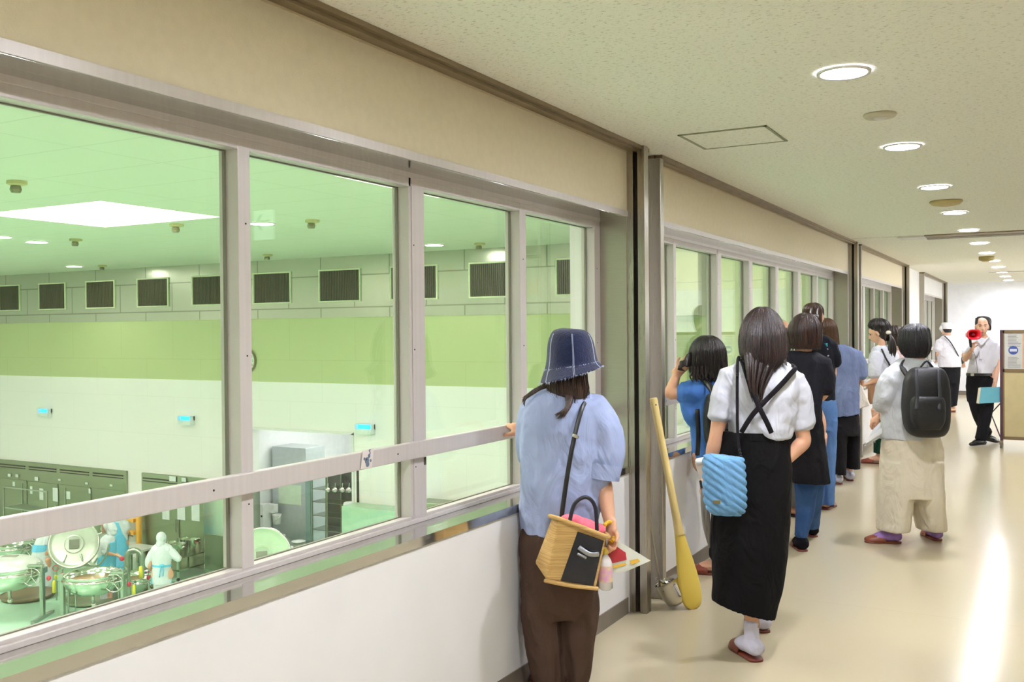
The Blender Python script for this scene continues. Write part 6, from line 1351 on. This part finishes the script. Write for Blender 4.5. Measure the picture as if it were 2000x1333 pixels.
b = MB(); b.hexa([L(294, 1142, .12), L(337, 1142, .12), L(337, 1142, .15), L(294, 1142, .15), L(298, 1104, .14), L(334, 1104, .14), L(334, 1104, .16), L(298, 1104, .16)]); b.build('apron', ab, P.root)
# stirring worker, side view
P = Person('Kitchen worker in white hood and blue apron stirring at the centre kettle', 207, 1199, 20.0, floor=KZ, vox=.012); L = P.L
h0 = L(219, 1033); fw = V((.85, -.45, -.35)); head(P, h0, fw, neck=L(213, 1050)); hood(P, h0, fw)
torso(P, L(200, 1060, .08), L(214, 1060, -.1), L(200, 1110, .08), L(214, 1110, -.08))
arm(P.body, L(208, 1060, -.12), L(204, 1080, -.2), L(232, 1086, -.3), hd=V((1, -.2, -.4)), pn=(0, 0, -1)); arm(P.body, L(214, 1060, .1), L(222, 1080, .1), L(240, 1092, -.05), hd=V((1, -.2, -.4)), pn=(0, 0, -1))
leg(P.body, L(204, 1112, .06), L(206, 1155, .06), L(203, 1195, .06)); leg(P.body, L(212, 1112, -.06), L(214, 1155, -.06), L(212, 1195, -.06)); foot(P.body, L(204, 1198, .06), (1, -.2)); foot(P.body, L(212, 1198, -.06), (1, -.2)); P.done()
P.garment('coat', wc, [lambda b: b.rings(P.rows([(1045, 206, 222, .08), (1052, 198, 224, .14), (1062, 193, 224, .17), (1085, 192, 222, .15), (1120, 192, 222, .16)], inset=.03)), lambda b: b.tube([L(206, 1060, -.12), L(203, 1074, -.18), L(206, 1080, -.2)], [.09, .085, .07], n=16)])
P.garment('trousers', wc, [lambda b: b.rings(P.rows([(1110, 195, 220, .13), (1150, 196, 220, .13), (1195, 197, 218, .13)]))])
P.garment('apron', ab, [lambda b: b.rings(P.rows([(1058, 212, 226, .14), (1075, 206, 226, .15), (1090, 192, 226, .185), (1118, 191, 225, .19), (1150, 191, 225, .19)], inset=.02))])
t = thing('stirring_rod', 'Thin rod with a pink end held by the stirring kitchen worker', 'utensil', P.loc, YAW); MB().tube([L(234, 1088, -.38), L(250, 1108, -.45)], .012, n=8, sub=1).build('rod', M_kp, t); MB().ell(L(238, 1092, -.4), (.05, .04, .05)).build('pink_grip', M_redk, t, smooth=True)
# worker with raised arms behind
P = Person('Kitchen worker in blue apron standing behind the stirring worker, head behind the rail', 234, 1180, 21.2, floor=KZ, vox=.014); L = P.L
h0 = L(225, 996); fw = V((.3, .95, 0)); head(P, h0, fw, neck=L(225, 1012)); hood(P, h0, fw)
torso(P, L(208, 1022), L(244, 1022), L(222, 1062), L(246, 1062))
arm(P.body, L(208, 1024), L(202, 1040, -.1), L(200, 1030, -.2), hd=V((0, -.3, .8)), pn=(1, 0, 0)); arm(P.body, L(244, 1022), L(250, 1040), L(253, 1046, .2), hd=V((.2, 1, -.3)), pn=(0, 0, -1))
leg(P.body, L(224, 1070), L(224, 1120), L(224, 1165)); leg(P.body, L(242, 1070), L(242, 1120), L(242, 1165)); foot(P.body, L(224, 1168), (0, 1)); foot(P.body, L(242, 1168), (0, 1)); P.done()
P.garment('coat', wc, [lambda b: b.rings(P.rows([(1008, 218, 234, .08), (1014, 208, 244, .13), (1028, 204, 248, .14), (1062, 214, 250, .14)], inset=.03)), lambda b: b.tube([L(208, 1024), L(202, 1036, -.05)], [.09, .075], n=14), lambda b: b.tube([L(244, 1022), L(249, 1034)], [.09, .075], n=14)])
P.garment('apron', ab, [lambda b: b.rings(P.rows([(1018, 214, 240, .16), (1040, 212, 246, .17), (1062, 214, 250, .17), (1130, 214, 252, .18)], inset=.02))])
# bending worker at the left
P = Person('Kitchen worker in white bending over the kettles at the left with a blue apron tie', 92, 1190, 21.0, floor=KZ, vox=.014); L = P.L
h0 = L(116, 1030, .25); fw = V((.5, .4, -.8)); head(P, h0, fw, up=V((.8, .4, .45)), neck=L(106, 1038, .15)); hood(P, h0, V((.6, .5, -.4)))
torso(P, L(98, 1038, .25), L(112, 1046, .0), L(72, 1082, .05), L(92, 1082, -.05))
arm(P.body, L(108, 1044, .0), L(112, 1066, .1), L(120, 1080, .2), hd=V((.4, .5, -.7)), pn=(0, -1, 0)); arm(P.body, L(98, 1038, .25), L(104, 1062, .4), L(114, 1076, .5), hd=V((.4, .5, -.7)), pn=(0, -1, 0))
leg(P.body, L(74, 1092, .05), L(78, 1135), L(80, 1172)); leg(P.body, L(92, 1092, -.05), L(96, 1135), L(98, 1172)); foot(P.body, L(80, 1175), (.3, 1)); foot(P.body, L(98, 1175), (.3, 1)); P.done()
P.garment('coat', wc, [lambda b: b.rings(P.rows([(1030, 92, 112, .12, .2), (1045, 78, 112, .17, .12), (1062, 68, 104, .18, .05), (1088, 62, 98, .17), (1098, 62, 100, .17)], inset=.03)), lambda b: b.tube([L(108, 1044, 0), L(111, 1060, .06)], [.085, .075], n=14)])
P.garment('trousers', wc, [lambda b: b.rings(P.rows([(1090, 63, 100, .16), (1130, 70, 104, .15), (1170, 73, 104, .13)]))])
MB().rings(P.rows([(1062, 66, 103, .19, .04), (1076, 63, 99, .185, .02)], n=36, sub=2), False, False).build('apron_tie', ab, P.root)
